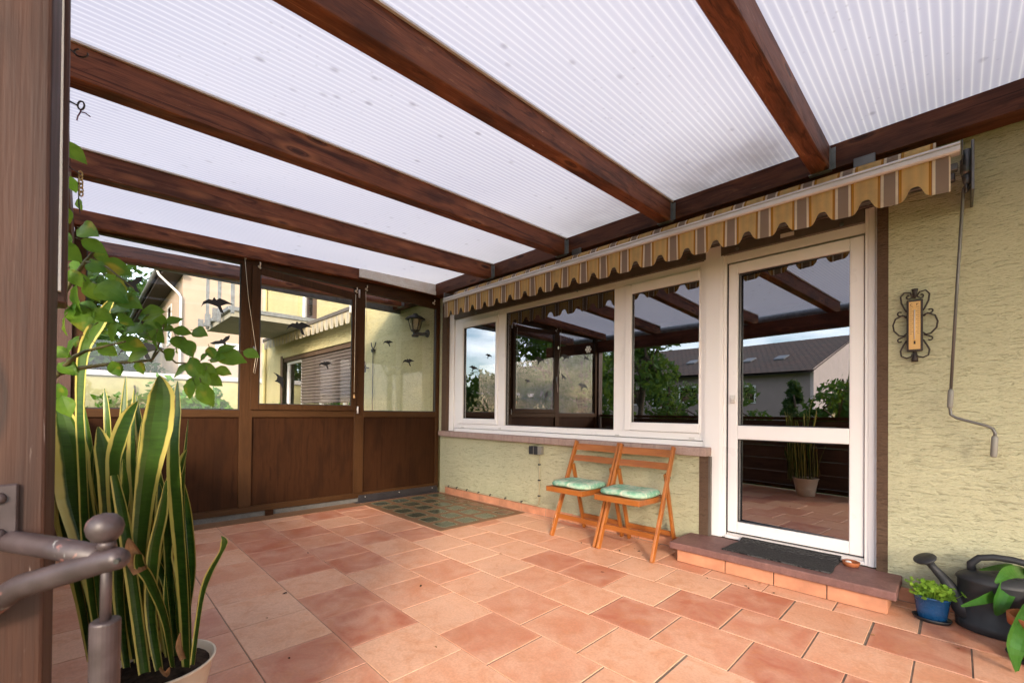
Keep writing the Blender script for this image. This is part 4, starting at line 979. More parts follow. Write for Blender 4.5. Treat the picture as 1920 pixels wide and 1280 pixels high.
# ================================================================== LIGHT WELL
lw = thing('light_well_cover', 'brown concrete light well cover set with greenish glass blocks in the tiled floor', 'light well', (.85, -.6, 0))
b = MB(); X0_, X1_, Y0_, Y1_ = .075, 1.62, -1.105, -.035
nx, ny, bs, gp = 6, 4, .19, .056
b.box(X0_, X1_, Y0_, Y1_, -.02, .005); b.build('concrete_frame', M['brown_strip'], lw, .002)
ox = (X1_-X0_-(nx*bs+(nx-1)*gp))/2+X0_; oy = (Y1_-Y0_-(ny*bs+(ny-1)*gp))/2+Y0_
for i in range(nx):
    for j in range(ny):
        x, y = ox+i*(bs+gp), oy+j*(bs+gp); b = MB()
        c8 = lambda q, z: [(x+q+.02, y+q, z), (x+bs-q-.02, y+q, z), (x+bs-q, y+q+.02, z), (x+bs-q, y+bs-q-.02, z), (x+bs-q-.02, y+bs-q, z), (x+q+.02, y+bs-q, z), (x+q, y+bs-q-.02, z), (x+q, y+q+.02, z)]
        vs = c8(0, .0055)+c8(.003, .0075)+c8(.010, .0075)+c8(.017, .0056)
        fs = [(r*8+k, r*8+(k+1) % 8, (r+1)*8+(k+1) % 8, (r+1)*8+k) for r in range(3) for k in range(8)]
        b.add(vs, fs); b.cur = 1; b.mi = [0]*len(b.f); b.f.append([24+k for k in range(8)]); b.mi.append(1)
        b.build('glass_block', [M['block_rim'], M['block']], lw)

# ================================================================== AWNING
aw = thing('awning', 'retracted awning with gold and brown striped scalloped valance along the house wall', 'awning', (2.6, 0, 2.4))
AY = -.33
b = MB(); scallop_fabric(b, .55, 4.775, AY, 2.352, 2.162, 2.224, .1985, 4.745, .007); b.build('valance', M['awning'], aw)
b = MB(); b.prism([(AY-.014, 2.338), (AY+.03, 2.338), (AY+.045, 2.37), (AY+.03, 2.392), (AY-.006, 2.392), (AY-.018, 2.378), (AY-.010, 2.372), (AY-.020, 2.366), (AY-.020, 2.345)], lambda a, bb, t: (t, a, bb), .545, 4.808); b.build('front_rail', M['alu'], aw)
# fabric roll + cloth run from rail to roll, with its stripes
b = MB(); per = .1985; n = 16; xs_ = [.55+i*per/2 for i in range(int((4.78-.55)/(per/2))+1)]
for i in range(len(xs_)-1):
    xa, xb2 = xs_[i], xs_[i+1]
    prof = [(AY+.02, 2.3935), (AY+.06, 2.412), (-.20, 2.452)] + [(-.135+.062*math.cos(a), 2.445+.062*math.sin(a)) for a in [math.pi*(1.0-1.5*k/9) for k in range(10)]]
    for k in range(len(prof)-1):
        (p0, q0), (p1, q1) = prof[k], prof[k+1]; ua, ub = (xa-4.745)/per, (xb2-4.745)/per
        b.quad((xa, p0, q0), (xb2, p0, q0), (xb2, p1, q1), (xa, p1, q1), [(ua, 0), (ub, 0), (ub, 1), (ua, 1)])
b.build('fabric_roll', M['awning'], aw)
b = MB(); b.box(.5, 4.79, -.10, -.06, 2.30, 2.34); b.box(4.0, 4.8, -.27, -.23, 2.285, 2.32); b.box(3.3, 4.0, -.24, -.20, 2.285, 2.32); b.box(.6, 1.6, -.27, -.23, 2.285, 2.32); b.each('folding_arm', M['steel'], aw, .004)
b = MB(); b.box(4.845, 4.857, -.27, -.002, 2.165, 2.412); b.box(4.812, 4.818, AY-.005, -.05, 2.32, 2.40); b.box(.53, .54, AY, -.002, 2.3, 2.46); b.each('bracket', M['steel'], aw, .003)
b = MB(); b.lathe([(.018, 2.27), (.026, 2.285), (.026, 2.35), (.020, 2.36), (.020, 2.395)], (4.833, -.2, 0), 16); b.lathe([(.012, 2.22), (.016, 2.235), (.02, 2.27)], (4.833, -.2, 0), 12)
ring = [(4.830+.0*k, -.2+.018*math.cos(k*math.pi/6), 2.205+.022*math.sin(k*math.pi/6)) for k in range(12)]; b.tube(ring, .005, 8, True); b.build('gear_box', M['steel'], aw, smooth=True)
for x in (2.35, 4.42):
    b = MB(); b.box(x-.05, x+.05, -.16, -.136, 2.50, 2.556); b.build('mounting_clip', M['steel'], aw, .003)
# crank
cr_ = thing('awning_crank', 'grey cranked rod hanging from the awning gear beside the thermometer', 'crank handle', (4.8, -.1, 1.6))
q = lambda px, py, y=-.09: on_y(px, py, y)
hk = [Vector((4.830, -.2, 2.187)), Vector((4.838, -.2, 2.20)), Vector((4.832, -.19, 2.235)), Vector((4.822, -.18, 2.215)), q(1806, 360, -.17), q(1795, 530, -.13), q(1783, 728)]
b = MB(); b.tube(hk[:4], .006, 8); b.tube(hk[3:], .0068, 10); b.tube([q(1783, 728), q(1781, 762), q(1783, 777), q(1793, 783), q(1850, 798), q(1861, 803), q(1866, 812), q(1865, 825)], .0070, 10); b.build('rod', M['crank'], cr_, smooth=True)
b = MB(); a_, c_ = q(1783, 730), q(1781, 765); b.tube([a_, a_.lerp(c_, .1), a_.lerp(c_, .9), c_], [.009, .0125, .0125, .009], 12); a_, c_ = q(1865.5, 817), q(1863, 857); b.tube([a_, a_.lerp(c_, .1), a_.lerp(c_, .9), c_], [.010, .0130, .0130, .010], 12); b.each('grip', M['grip'], cr_, smooth=True)

# ================================================================== THERMOMETER
th = thing('thermometer', 'wooden thermometer in a scrolled wrought iron frame on the yellow wall', 'thermometer', (4.63, 0, 1.56))
TX, TZ, TY = 4.630, 1.566, -.022
def tv(a, bb): return Vector((TX+a-.010*bb*.0, TY, TZ+bb))
b = MB(); b.box(TX-.034, TX+.034, TY-.010, TY+.004, TZ-.148, TZ+.142); b.build('back_plate', M['iron'], th, .003)
b = MB(); b.box(TX-.024, TX+.024, TY-.0125, TY-.010, TZ-.137, TZ+.131); so2 = b.build('scale_board', M['thermo'], th)
b = MB()
for k in range(14): zz = TZ-.05+k*.0115; L_ = .014 if k % 2 else .009; b.box(TX-.020, TX-.020+L_, TY-.0133, TY-.0126, zz, zz+.0016); b.box(TX+.020-L_, TX+.020, TY-.0133, TY-.0126, zz, zz+.0016)
b.box(TX-.004, TX+.004, TY-.0133, TY-.0126, TZ-.108, TZ-.090)
b.build('scale_marks', M['ink'], so2)
def glyph(segs, cx): 
    b = MB()
    for (xa, za, xb_, zb) in segs: b.bar((cx+xa, TY-.0133, TZ+.108+za), (cx+xb_, TY-.0133, TZ+.108+zb), .0022, .0006, (0, 1, 0))
    b.build('scale_letter', M['ink'], so2)
glyph([(.004, .011, -.002, .012), (-.002, .012, -.005, .008), (-.005, .008, -.005, .004), (-.005, .004, -.002, 0), (-.002, 0, .004, .001)], TX-.013)
glyph([(-.004, 0, -.004, .012), (-.004, .011, .004, .011), (-.004, .006, .002, .006)], TX+.012)
b = MB(); b.tube([(TX, TY-.0145, TZ-.082), (TX, TY-.0145, TZ+.085)], .0026, 8); b.build('glass_tube', M['red'], so2, smooth=True)
def spiral(cx, cz, r0, r1, a0, a1, n=22): return [tv(cx+(r0+(r1-r0)*k/n)*math.cos(a0+(a1-a0)*k/n), cz+(r0+(r1-r0)*k/n)*math.sin(a0+(a1-a0)*k/n)) for k in range(n+1)]
b = MB()
for s in (-1, 1):
    mir = lambda L0: [Vector((TX+(p.x-TX)*s, p.y, p.z)) for p in L0]
    big = [tv(.034, .052), tv(.052, .062), tv(.082, .045), tv(.093, .010), tv(.088, -.024), tv(.066, -.052), tv(.046, -.056), tv(.034, -.044)]
    b.tube(mir(big), .0042, 8)
    b.tube(mir([tv(.036, .045), tv(.046, .058), tv(.060, .060)] + spiral(.062, .074, .014, .006, -1.5, 2.6, 10)), .0036, 8)
    b.tube(mir([tv(.036, -.056), tv(.048, -.062), tv(.058, -.066)] + spiral(.061, -.082, .014, .006, 1.5, -2.6, 10)), .0036, 8)
    b.tube(mir([tv(.006, .158), tv(.020, .186), tv(.044, .190), tv(.060, .168), tv(.056, .130), tv(.040, .090), tv(.034, .078)]), .0042, 8)
    b.tube(mir([tv(.004, .176), tv(.012, .158), tv(.024, .150)] + spiral(.026, .163, .012, .005, -1.4, 2.0, 8)), .0036, 8)
    b.tube(mir([tv(.034, -.085), tv(.048, -.112), tv(.060, -.142), tv(.056, -.172), tv(.034, -.184), tv(.012, -.176), tv(.004, -.150)]), .0042, 8)
b.lathe([(.004, .150), (.010, .178), (.010, .184), (.015, .204), (.002, .207)], (TX, TY, TZ), 12); b.lathe([(.015, -.206), (.013, -.186), (.007, -.172), (.007, -.150)], (TX, TY, TZ), 12)
b.build('scroll_frame', M['iron'], th, smooth=True)

# ================================================================== CHAIRS
CG = 'folding wooden chairs against the house wall'
def make_chair(label):
    t = thing('folding_chair', label, 'chair', (0, 0, 0), CG); W = .222
    for s in (-1, 1):
        b = MB(); b.bar((s*W, -.245, 0), (s*W, .098, .80), .022, .042, (0, 1, .4)); b.build('front_leg', M['chair'], t, .004, seg=2)
        b = MB(); b.bar((s*(W-.024), .19, 0), (s*(W-.024), .012, .60), .020, .036, (0, 1, .3)); b.build('rear_leg', M['chair'], t, .004, seg=2)
    for z, yy, hh in ((.748, .082, .056), (.652, .040, .050)):
        b = MB(); N = 10
        for k in range(N):
            x0, x1 = -W+.01+(2*W-.02)*k/N, -W+.01+(2*W-.02)*(k+1)/N; f = lambda x: .022*(1-(x/W)**2)
            vs = []
            for x_ in (x0, x1):
                for dz in (-hh/2, hh/2):
                    for dy in (-.006, .006): vs.append((x_, yy+f(x_)+dy+dz*.43, z+dz))
            b.add(vs, [(0, 4, 6, 2), (1, 3, 7, 5), (0, 1, 5, 4), (2, 6, 7, 3)] + ([(0, 2, 3, 1)] if k == 0 else []) + ([(4, 5, 7, 6)] if k == N-1 else []))
        b.build('back_slat', M['chair_x'], t)
    b = MB(); b.bar((-W+.01, -.175, .165), (W-.01, -.175, .165), .016, .040); b.build('stretcher', M['chair_x'], t, .003)
    b = MB(); b.bar((-W+.03, .158, .12), (W-.03, .158, .12), .016, .040); b.build('stretcher', M['chair_x'], t, .003)
    # seat frame: slightly tilted, thick rim and slats
    SR = W-.037
    b = MB()
    def sp(x, y, z): return (x, y, z+.418+(-.02)*(y+.10)*1.4)
    def sbox(x0, x1, y0, y1, z0, z1): b.add([sp(x0, y0, z0), sp(x1, y0, z0), sp(x1, y1, z0), sp(x0, y1, z0), sp(x0, y0, z1), sp(x1, y0, z1), sp(x1, y1, z1), sp(x0, y1, z1)], [(0, 3, 2, 1), (4, 5, 6, 7), (0, 1, 5, 4), (1, 2, 6, 5), (2, 3, 7, 6), (3, 0, 4, 7)])
    sbox(-SR, -SR+.022, -.365, .055, -.022, .020); sbox(SR-.022, SR, -.365, .055, -.022, .020); sbox(-SR+.022, SR-.022, -.365, -.335, -.022, .020); sbox(-SR+.022, SR-.022, .025, .055, -.022, .020)
    for k in range(6): sbox(-SR+.022, SR-.022, -.325+k*.057, -.325+k*.057+.046, .004, .018)
    b.build('seat', M['chair_x'], t, .004, seg=2)
    b = MB(); N = 40; prof = [(.0, .0), (.80, .0), (.96, .006), (1.0, .018), (.985, .032), (.92, .043), (.70, .050), (.40, .046), (.12, .043), (.0, .0425)]
    vs = []; 
    for r, z in prof:
        for k in range(N):
            a = 2*math.pi*k/N; ca, sa_ = math.cos(a), math.sin(a); e = 3.4; rr = (abs(ca)**e+abs(sa_)**e)**(-1/e)
            wv = 1+.012*math.sin(5*a+1)
            vs.append(sp(ca*rr*r*.195*wv, -.155+sa_*rr*r*.195*wv, .021+z+(.004*math.sin(3*a) if r > .5 else 0)))
    b.add(vs, [(i*N+k, i*N+(k+1) % N, (i+1)*N+(k+1) % N, (i+1)*N+k) for i in range(len(prof)-1) for k in range(N)])
    b.build('cushion', M['cushion'], t, smooth=True)
    b = MB()
    for s in (-1, 1):
        for (y_, z_) in ((-.062, .428), (.018, .575)): b.lathe([(.007, -.003), (.007, .003)], (s*(W+.011), y_, z_), 10, rot=Matrix.Rotation(R_(90), 3, 'Y'))
    b.each('pivot_bolt', M['steel'], t)
    return t
def copy_tree(o, parent=None):
    c = o.copy(); COL.objects.link(c); c.parent = parent
    for ch in list(o.children): copy_tree(ch, c)
    return c
ch1 = make_chair('right folding wooden chair with green cushion next to the doorstep')
ch2 = copy_tree(ch1); ch2['label'] = 'left folding wooden chair with green cushion under the window socket'
ch1.location = (3.060, -.238, 0); ch1.rotation_euler = (0, 0, R_(1.2))
ch2.location = (2.586, -.236, 0); ch2.rotation_euler = (0, 0, R_(-.6))

# ================================================================== SMALL THINGS
# door mat, slightly rippled, its back edge riding up on the threshold
b = MB(); NX, NY = 30, 12; rng = random.Random(4); cs_ = [on_z(1353, 1028, .147), on_z(1557, 1074, .147), on_y(1577, 1043, .046), on_y(1392, 1005, .046)]
def matp(u, v, top):
    a = cs_[0].lerp(cs_[1], u); c = cs_[3].lerp(cs_[2], u); p = a.lerp(c, v); z = .1425+(.0235 if v > .93 else .0235*max(0, (v-.78)/.15))+.0025*math.sin(u*19+v*4)*v*(1-v)
    return Vector((p.x+.004*math.sin(v*9), p.y+.003*math.sin(u*14)*(v < .02 or v > .98), z+(.008 if top else 0)))
vs = [matp(i/NX, j/NY, tp) for tp in (0, 1) for j in range(NY+1) for i in range(NX+1)]; K = (NX+1)*(NY+1); I = lambda i, j, tp: tp*K+j*(NX+1)+i
fs = [(I(i, j, 1), I(i+1, j, 1), I(i+1, j+1, 1), I(i, j+1, 1)) for j in range(NY) for i in range(NX)] + [(I(i, 0, 0), I(i+1, 0, 0), I(i+1, 0, 1), I(i, 0, 1)) for i in range(NX)] + [(I(i, NY, 1), I(i+1, NY, 1), I(i+1, NY, 0), I(i, NY, 0)) for i in range(NX)] + [(I(0, j, 1), I(0, j+1, 1), I(0, j+1, 0), I(0, j, 0)) for j in range(NY)] + [(I(NX, j, 0), I(NX, j+1, 0), I(NX, j+1, 1), I(NX, j, 1)) for j in range(NY)]
b.add(vs, fs); tag(b.build('door_mat', M['mat'], loc=(4.0, -.15, .145)), 'dark grey ribbed door mat on the sandstone step in front of the glazed door', 'door mat')
# small terracotta dish on the step
p = on_z(1603, 1050, .142); p.y = min(p.y, .0)
ds = thing('small_dish', 'little terracotta dish beside the door frame on the step', 'dish', (p.x, p.y-.02, .1415))
b = MB(); b.lathe([(.030, 0), (.040, .006), (.045, .028), (.041, .030), (.036, .012), (.0, .010)], (p.x, p.y-.02, .1415), 20, cap1=False); b.build('dish', M['terracotta'], ds, smooth=True)
b = MB(); b.lathe([(.008, 0), (.013, .008), (.009, .018), (.002, .02)], (p.x-.012, p.y-.02, .152), 10, 1.4, 1); b.build('pale_pebble', M['white_old'], ds, smooth=True)

# blue oval pot with herbs on black saucer
bp = on_z(1747, 1155, .0); bc = Vector((4.706, -.215, 0))
bs_ = thing('pot_saucer', 'black oval plastic saucer under the blue pot', 'saucer', tuple(bc))
b = MB(); b.lathe([(.078, 0.0005), (.088, .004), (.097, .020), (.094, .021), (.086, .008), (.0, .007)], bc, 32, .80, .62, cap1=False); b.build('tray', M['saucer'], bs_, smooth=True)
bpt = thing('blue_pot', 'small blue oval pot of bright green seedlings beside the watering can', 'potted plant', tuple(bc+Vector((0, 0, .008))))
b = MB(); b.lathe([(.060, .008), (.072, .011), (.080, .060), (.089, .118), (.094, .120), (.094, .128), (.086, .128), (.083, .108), (.0, .106)], bc, 36, .78, .60, cap1=False); b.build('pot', M['blue'], bpt, smooth=True)
b = MB(); b.lathe([(.083, .100), (.05, .112), (0.001, .116)], bc, 24, .78, .60, cap0=False); b.build('soil', M['soil'], bpt)
rng = random.Random(9); b = MB(); st_ = MB()
for k in range(150):
    a = rng.uniform(0, 6.28); r = math.sqrt(rng.random())*.082; x0 = Vector((bc.x+r*math.cos(a)*.76, bc.y+r*math.sin(a)*.56, .112)); h = rng.uniform(.020, .078)
    tp = x0+Vector((rng.gauss(0, .012)+r*math.cos(a)*.22, rng.gauss(0, .012)+r*math.sin(a)*.2, h)); st_.tube([x0, tp], .0012, 4)
    for s in range(2):
        nn = (Vector((.05, -.55, .8))+Vector((rng.gauss(0, .35), rng.gauss(0, .35), rng.gauss(0, .25)))).normalized(); d = nn.orthogonal().normalized(); d = Matrix.Rotation(rng.uniform(0, 6.28), 3, nn) @ d; z_ = rng.uniform(.015, .023); sd2 = nn.cross(d)*z_*.42; d = d*z_
        b.add([tp, tp+d*.3+sd2*.8, tp+d*.7+sd2, tp+d*1.08, tp+d*.7-sd2, tp+d*.3-sd2*.8], [(0, 1, 2, 3), (0, 3, 4, 5)])
b.build('leaves', M['leaf_herb'], bpt); st_.build('stems', M['leaf_herb'], bpt)

# watering can
wc = thing('watering_can', 'dark grey plastic watering can with long spout by the wall', 'watering can', (4.93, -.155, 0))
cx, cy = 4.935, -.150
b = MB(); b.lathe([(.122, .0), (.137, .006), (.138, .045), (.131, .050), (.130, .235), (.136, .242), (.136, .250), (.128, .262), (.10, .282), (.055, .290), (.0, .291)], (cx, cy, 0), 44, 1.06, .82, cap1=False); b.build('body', M['can'], wc, smooth=True)
b = MB(); b.tube([(cx-.085, cy, .265), (cx-.088, cy, .315), (cx-.060, cy, .350), (cx-.01, cy, .364), (cx+.05, cy, .366), (cx+.11, cy, .355), (cx+.150, cy, .325), (cx+.163, cy, .27), (cx+.150, cy, .19), (cx+.125, cy, .13)], [.019, .0165, .0155, .0155, .0155, .0155, .0155, .0155, .016, .018], 14); b.build('handle', M['can'], wc, smooth=True)
b = MB(); b.lathe([(.050, .0), (.052, .006), (.040, .007), (.0, .004)], (cx+.045, cy, .286), 24, 1.25, .8, cap1=False); b.build('filler_opening', M['can'], wc)
b = MB(); b.tube([(cx-.085, cy-.02, .065), (cx-.12, cy-.02, .10), (cx-.150, cy-.018, .155), (cx-.185, cy-.014, .215), (4.710, cy-.01, .262), (4.694, cy-.01, .285)], [.055, .046, .031, .023, .017, .019], 18); spo = b.build('spout', M['can'], wc, smooth=True)
b = MB(); dm = (Vector((-.45, -.25, .85))).normalized(); b.lathe([(.018, -.016), (.030, -.006), (.052, .006), (.056, .012), (.053, .017), (.030, .022), (.0, .024)], (4.683, cy-.015, .292), 28, 1.1, .85, rot=dm.to_track_quat('Z', 'Y').to_matrix(), cap1=False); b.build('rose', M['can'], spo, smooth=True)

# terracotta pot with strap leaves at the right edge
tp_ = thing('terracotta_pot', 'orange terracotta pot with broad dark green strap leaves at the right edge of the terrace', 'potted plant', (5.065, -.42, 0))
c = Vector((5.065, -.42, 0))
b = MB(); b.lathe([(.070, .012), (.078, .016), (.100, .150), (.112, .150), (.115, .190), (.104, .190), (.098, .165), (.0, .160)], c, 36, cap1=False); b.build('pot', M['terracotta'], tp_, smooth=True)
b = MB(); b.lathe([(.085, 0.0005), (.100, .004), (.118, .022), (.114, .023), (.095, .008), (0, .007)], c, 30, cap1=False); b.build('saucer', M['saucer'], tp_, smooth=True)
b = MB(); b.lathe([(.099, .164), (.05, .174), (.001, .176)], c, 20, cap0=False); b.build('soil', M['soil'], tp_)
def ribbon(mb, pts, widths, nrm0, twist=0.0, fold=.18, seg=14, ush=0.0):
    """leaf blade along a smooth path; u across, v along"""
    P0 = [Vector(p) for p in pts]; k = len(P0)-1; ctr = []; ws = []
    for i in range(seg+1):
        tt = i/seg*k; j = min(int(tt), k-1); f = tt-j
        a = P0[max(j-1, 0)]; b_ = P0[j]; c_ = P0[j+1]; d_ = P0[min(j+2, k)]
        ctr.append(.5*((2*b_)+(c_-a)*f+(2*a-5*b_+4*c_-d_)*f*f+(3*b_-a-3*c_+d_)*f**3)); ws.append(widths[j]*(1-f)+widths[j+1]*f)
    rows_ = []
    for i in range(seg+1):
        tn = (ctr[min(i+1, seg)]-ctr[max(i-1, 0)]).normalized(); nn = Matrix.Rotation(twist*i/seg, 3, tn) @ Vector(nrm0); sd2 = tn.cross(nn).normalized(); nn = sd2.cross(tn).normalized(); w_ = ws[i]/2
        rows_.append([ctr[i]-sd2*w_+nn*w_*fold*1.0, ctr[i]-sd2*w_*.5+nn*w_*fold*.15, ctr[i], ctr[i]+sd2*w_*.5+nn*w_*fold*.15, ctr[i]+sd2*w_+nn*w_*fold])
    for i in range(seg):
        for q_ in range(4):
            mb.quad(rows_[i][q_], rows_[i][q_+1], rows_[i+1][q_+1], rows_[i+1][q_], [(q_/4+ush, i/seg), ((q_+1)/4+ush, i/seg), ((q_+1)/4+ush, (i+1)/seg), (q_/4+ush, (i+1)/seg)])
VD = Vector((-AX[2])) 
b = MB(); base = c+Vector((0, 0, .172))
def strap(pxs, dep, wd, tw=0):
    pts = [base+Vector((random.uniform(-.02, .02), random.uniform(-.02, .02), 0))]+[at(px, py, d) for (px, py), d in zip(pxs, dep)]
    ribbon(b, pts, wd, VD+Vector((0, 0, .6)), tw, .25, 16)
random.seed(12)
strap([(1918, 1095), (1900, 1082), (1875, 1130), (1866, 1152)], [2.20, 2.10, 2.03, 2.0], [.02, .05, .075, .065, .012])
strap([(1905, 1100), (1880, 1108), (1850, 1122), (1802, 1136)], [2.18, 2.10, 2.06, 2.03], [.02, .035, .045, .04, .008])
strap([(1915, 1085), (1900, 1066), (1872, 1064), (1836, 1068)], [2.22, 2.2, 2.18, 2.15], [.02, .04, .045, .03, .006])
strap([(1925, 1080), (1905, 1072), (1885, 1075), (1866, 1092)], [2.12, 2.06, 2.02, 2.0], [.02, .045, .06, .05, .01])
strap([(1935, 1140), (1918, 1170), (1902, 1215), (1906, 1258)], [1.98, 1.86, 1.80, 1.80], [.03, .06, .075, .075, .02])
strap([(1940, 1100), (1960, 1050), (1990, 1080), (2010, 1150)], [2.1, 2.05, 2.0, 2.0], [.02, .05, .06, .05, .01])
strap([(1935, 1110), (1925, 1108), (1905, 1110)], [2.2, 2.15, 2.12], [.02, .025, .02, .006])
b.build('leaves', M['leaf_strap'], tp_, smooth=True)

# snake plant in a cream pot
SPc = Vector((3.005, -3.170, 0))
sp_ = thing('snake_plant', 'tall yellow edged snake plant in a cream pot beside the wooden post', 'potted plant', tuple(SPc))
b = MB(); b.lathe([(.095, 0.0005), (.102, .004), (.118, .11), (.141, .226), (.147, .229), (.148, .235), (.141, .235), (.133, .215), (.0, .205)], SPc, 48, cap1=False); b.build('pot', M['cream'], sp_, smooth=True)
b = MB(); b.lathe([(.134, .214), (.08, .224), (.001, .228)], SPc, 24, cap0=False); b.build('soil', M['soil'], sp_)
b = MB(); rng = random.Random(5)
def snake(pxs, wpx, dep=1.40, lean=0.0, tw=0.0, nj=.5):
    pts = []; k = len(pxs)
    for i, (px, py) in enumerate(pxs): pts.append(at(px, py, dep+lean*i/(k-1)))
    wd = [w*(dep)/FPX for w in wpx]
    ribbon(b, pts, wd, VD+Vector((rng.uniform(-nj, nj), rng.uniform(-nj, nj), rng.uniform(-.1, .3))), tw+rng.uniform(-.35, .35), rng.uniform(.15, .5), 20, rng.uniform(-.09, .09))
D0 = 1.40
snake([(262, 1240), (262, 1080), (276, 925), (300, 800), (306, 740), (299, 704)], [16, 26, 34, 48, 40, 3], 1.37, -.05, .1, .2)
snake([(292, 1240), (294, 1100), (304, 970), (338, 890), (346, 860), (351, 842)], [16, 22, 28, 30, 20, 2], 1.44, .0)
snake([(350, 1250), (344, 1110), (330, 930), (326, 840), (330, 770), (333, 714)], [18, 24, 30, 24, 22, 2], 1.40, .03, .2)
snake([(361, 1245), (376, 1130), (390, 1080), (414, 1035), (420, 1015), (415, 1004)], [8, 9, 11, 7, 12, 1], 1.34, -.03, .8)
snake([(252, 1235), (222, 1010), (214, 880), (222, 830), (240, 780), (258, 752)], [14, 26, 26, 28, 22, 2], 1.36, -.02, .3)
snake([(232, 1235), (212, 1050), (205, 910), (194, 840), (184, 800)], [16, 28, 32, 28, 3], 1.40, -.04, .2)
snake([(206, 1230), (176, 1060), (148, 930), (138, 850), (122, 790), (108, 745)], [18, 38, 54, 52, 34, 6], 1.38, -.06, .25, .3)
snake([(190, 1230), (166, 1050), (155, 850), (151, 760), (158, 660), (188, 600), (214, 556)], [14, 20, 17, 15, 18, 24, 3], 1.33, -.06, .9, .2)
snake([(215, 1230), (196, 1000), (178, 880), (168, 815), (157, 756)], [14, 18, 22, 22, 3], 1.46, .02, .3)
snake([(262, 1230), (258, 1000), (250, 850), (252, 728)], [14, 20, 20, 2], 1.48, .03, .4)
snake([(250, 1230), (240, 980), (232, 820), (236, 706)], [14, 16, 18, 2], 1.5, .04, -.3)
snake([(225, 1230), (210, 1000), (203, 800), (196, 728)], [14, 14, 16, 2], 1.5, .04, .5)
snake([(280, 1230), (276, 1000), (266, 850), (275, 762)], [14, 18, 18, 2], 1.5, .03, .5)
snake([(352, 1245), (348, 1150), (338, 1040), (346, 1000), (350, 972)], [12, 20, 30, 22, 2], 1.47, .02, .4)
snake([(326, 1250), (312, 1160), (285, 1090), (266, 1060), (262, 1038)], [16, 22, 24, 24, 14], 1.33, -.04, .3)
snake([(170, 1240), (160, 1170), (138, 1060), (118, 980), (112, 930)], [12, 20, 24, 22, 10], 1.38, -.03, .2)
snake([(272, 1260), (248, 1080), (232, 970), (215, 890)], [18, 20, 20, 12], 1.32, -.03, .2)
snake([(326, 1250), (318, 1180), (312, 1130), (310, 1076)], [8, 11, 10, 2], 1.36, 0, .3)
snake([(318, 1250), (300, 1100), (285, 930), (262, 800), (255, 740)], [12, 18, 20, 16, 2], 1.5, .03, .5)
snake([(180, 1235), (150, 1080), (126, 960), (114, 880), (106, 800)], [14, 30, 40, 36, 8], 1.43, .0, .2)
snake([(200, 1240), (186, 1100), (178, 980), (160, 905), (150, 870)], [14, 24, 28, 22, 3], 1.42, .0, .3)
snake([(290, 1240), (282, 1120), (300, 1000), (302, 950), (298, 905)], [12, 18, 20, 18, 3], 1.47, .0, .3)
snake([(345, 1250), (352, 1150), (360, 1060), (352, 960), (340, 890)], [10, 18, 22, 18, 2], 1.45, .03, .3)
snake([(335, 1250), (322, 1100), (316, 960), (300, 880), (290, 800)], [12, 20, 24, 20, 2], 1.46, .02, -.3)
snake([(300, 1255), (285, 1150), (290, 1040), (306, 960), (312, 900)], [14, 20, 22, 18, 3], 1.35, -.02, .2)
snake([(240, 1250), (226, 1120), (228, 1000), (238, 920), (232, 860)], [14, 22, 26, 22, 3], 1.34, -.03, -.2)
for k in range(26):
    x0 = rng.uniform(190, 365); x1 = x0+rng.uniform(-55, 8); ytop = rng.uniform(740, 1080)
    snake([(x0, 1235), (x0*.6+x1*.4, 1100), (x1+rng.uniform(-10, 10), (ytop+1100)/2), (x1+rng.uniform(-8, 8), ytop)], [12, 18, 20, 2], rng.uniform(1.42, 1.56), .02, rng.uniform(-.6, .6), .6)
b.build('leaves', M['snake'], sp_, smooth=True)
b = MB(); rng = random.Random(8)
ribbon(b, [at(268, 1070, 1.30), at(258, 1048, 1.30), at(246, 1025, 1.29), at(241, 1008, 1.29)], [.045, .05, .028, .004], VD, .6, .4, 10)
ribbon(b, [at(345, 1235, 1.31), at(336, 1210, 1.31), at(338, 1185, 1.31)], [.02, .018, .003], VD, .5, .3, 8)
ribbon(b, [at(300, 1250, 1.31), at(312, 1262, 1.3), at(318, 1250, 1.3)], [.01, .02, .003], VD, .4, .3, 8)
b.each('withered_tips', M['dry'], sp_, smooth=True)

# leafy branch reaching in from the left
lb = thing('leafy_branch', 'leafy green branch of a broad leaved shrub reaching in past the wooden post', 'shrub', (3.25, -3.75, -.42))
b = MB(); root = Vector((3.25, -3.75, -.42))
stem1 = [root, Vector((3.27, -3.70, .5)), Vector((3.25, -3.55, .98)), at(108, 700, 1.16), at(150, 690, 1.18), at(182, 685, 1.2), at(240, 678, 1.2), at(284, 675, 1.2), at(300, 655, 1.2), at(330, 680, 1.22), at(372, 682, 1.22)]
b.tube(stem1, [.016, .014, .012, .008, .006, .005, .0045, .004, .003, .0025, .002], 8)
b.tube([stem1[3], at(140, 668, 1.15), at(160, 658, 1.14), at(200, 648, 1.12), at(235, 640, 1.1)], [.007, .005, .004, .003, .002], 7)
b.tube([stem1[2], Vector((3.28, -3.50, 1.15)), at(112, 560, 1.05), at(135, 525, 1.05), at(160, 490, 1.05), at(182, 465, 1.05)], [.01, .008, .006, .005, .004, .002], 7)
b.tube([stem1[2], at(104, 500, 1.0), at(112, 420, .98), at(110, 300, .97)], [.009, .007, .005, .002], 7)
b.tube([at(160, 490, 1.05), at(200, 500, 1.04), at(250, 540, 1.03)], [.003, .0025, .0015], 6)
b.tube([at(284, 675, 1.2), at(300, 640, 1.2), at(310, 600, 1.19)], [.003, .0025, .0015], 6)
LV = MB(); rng = random.Random(17)
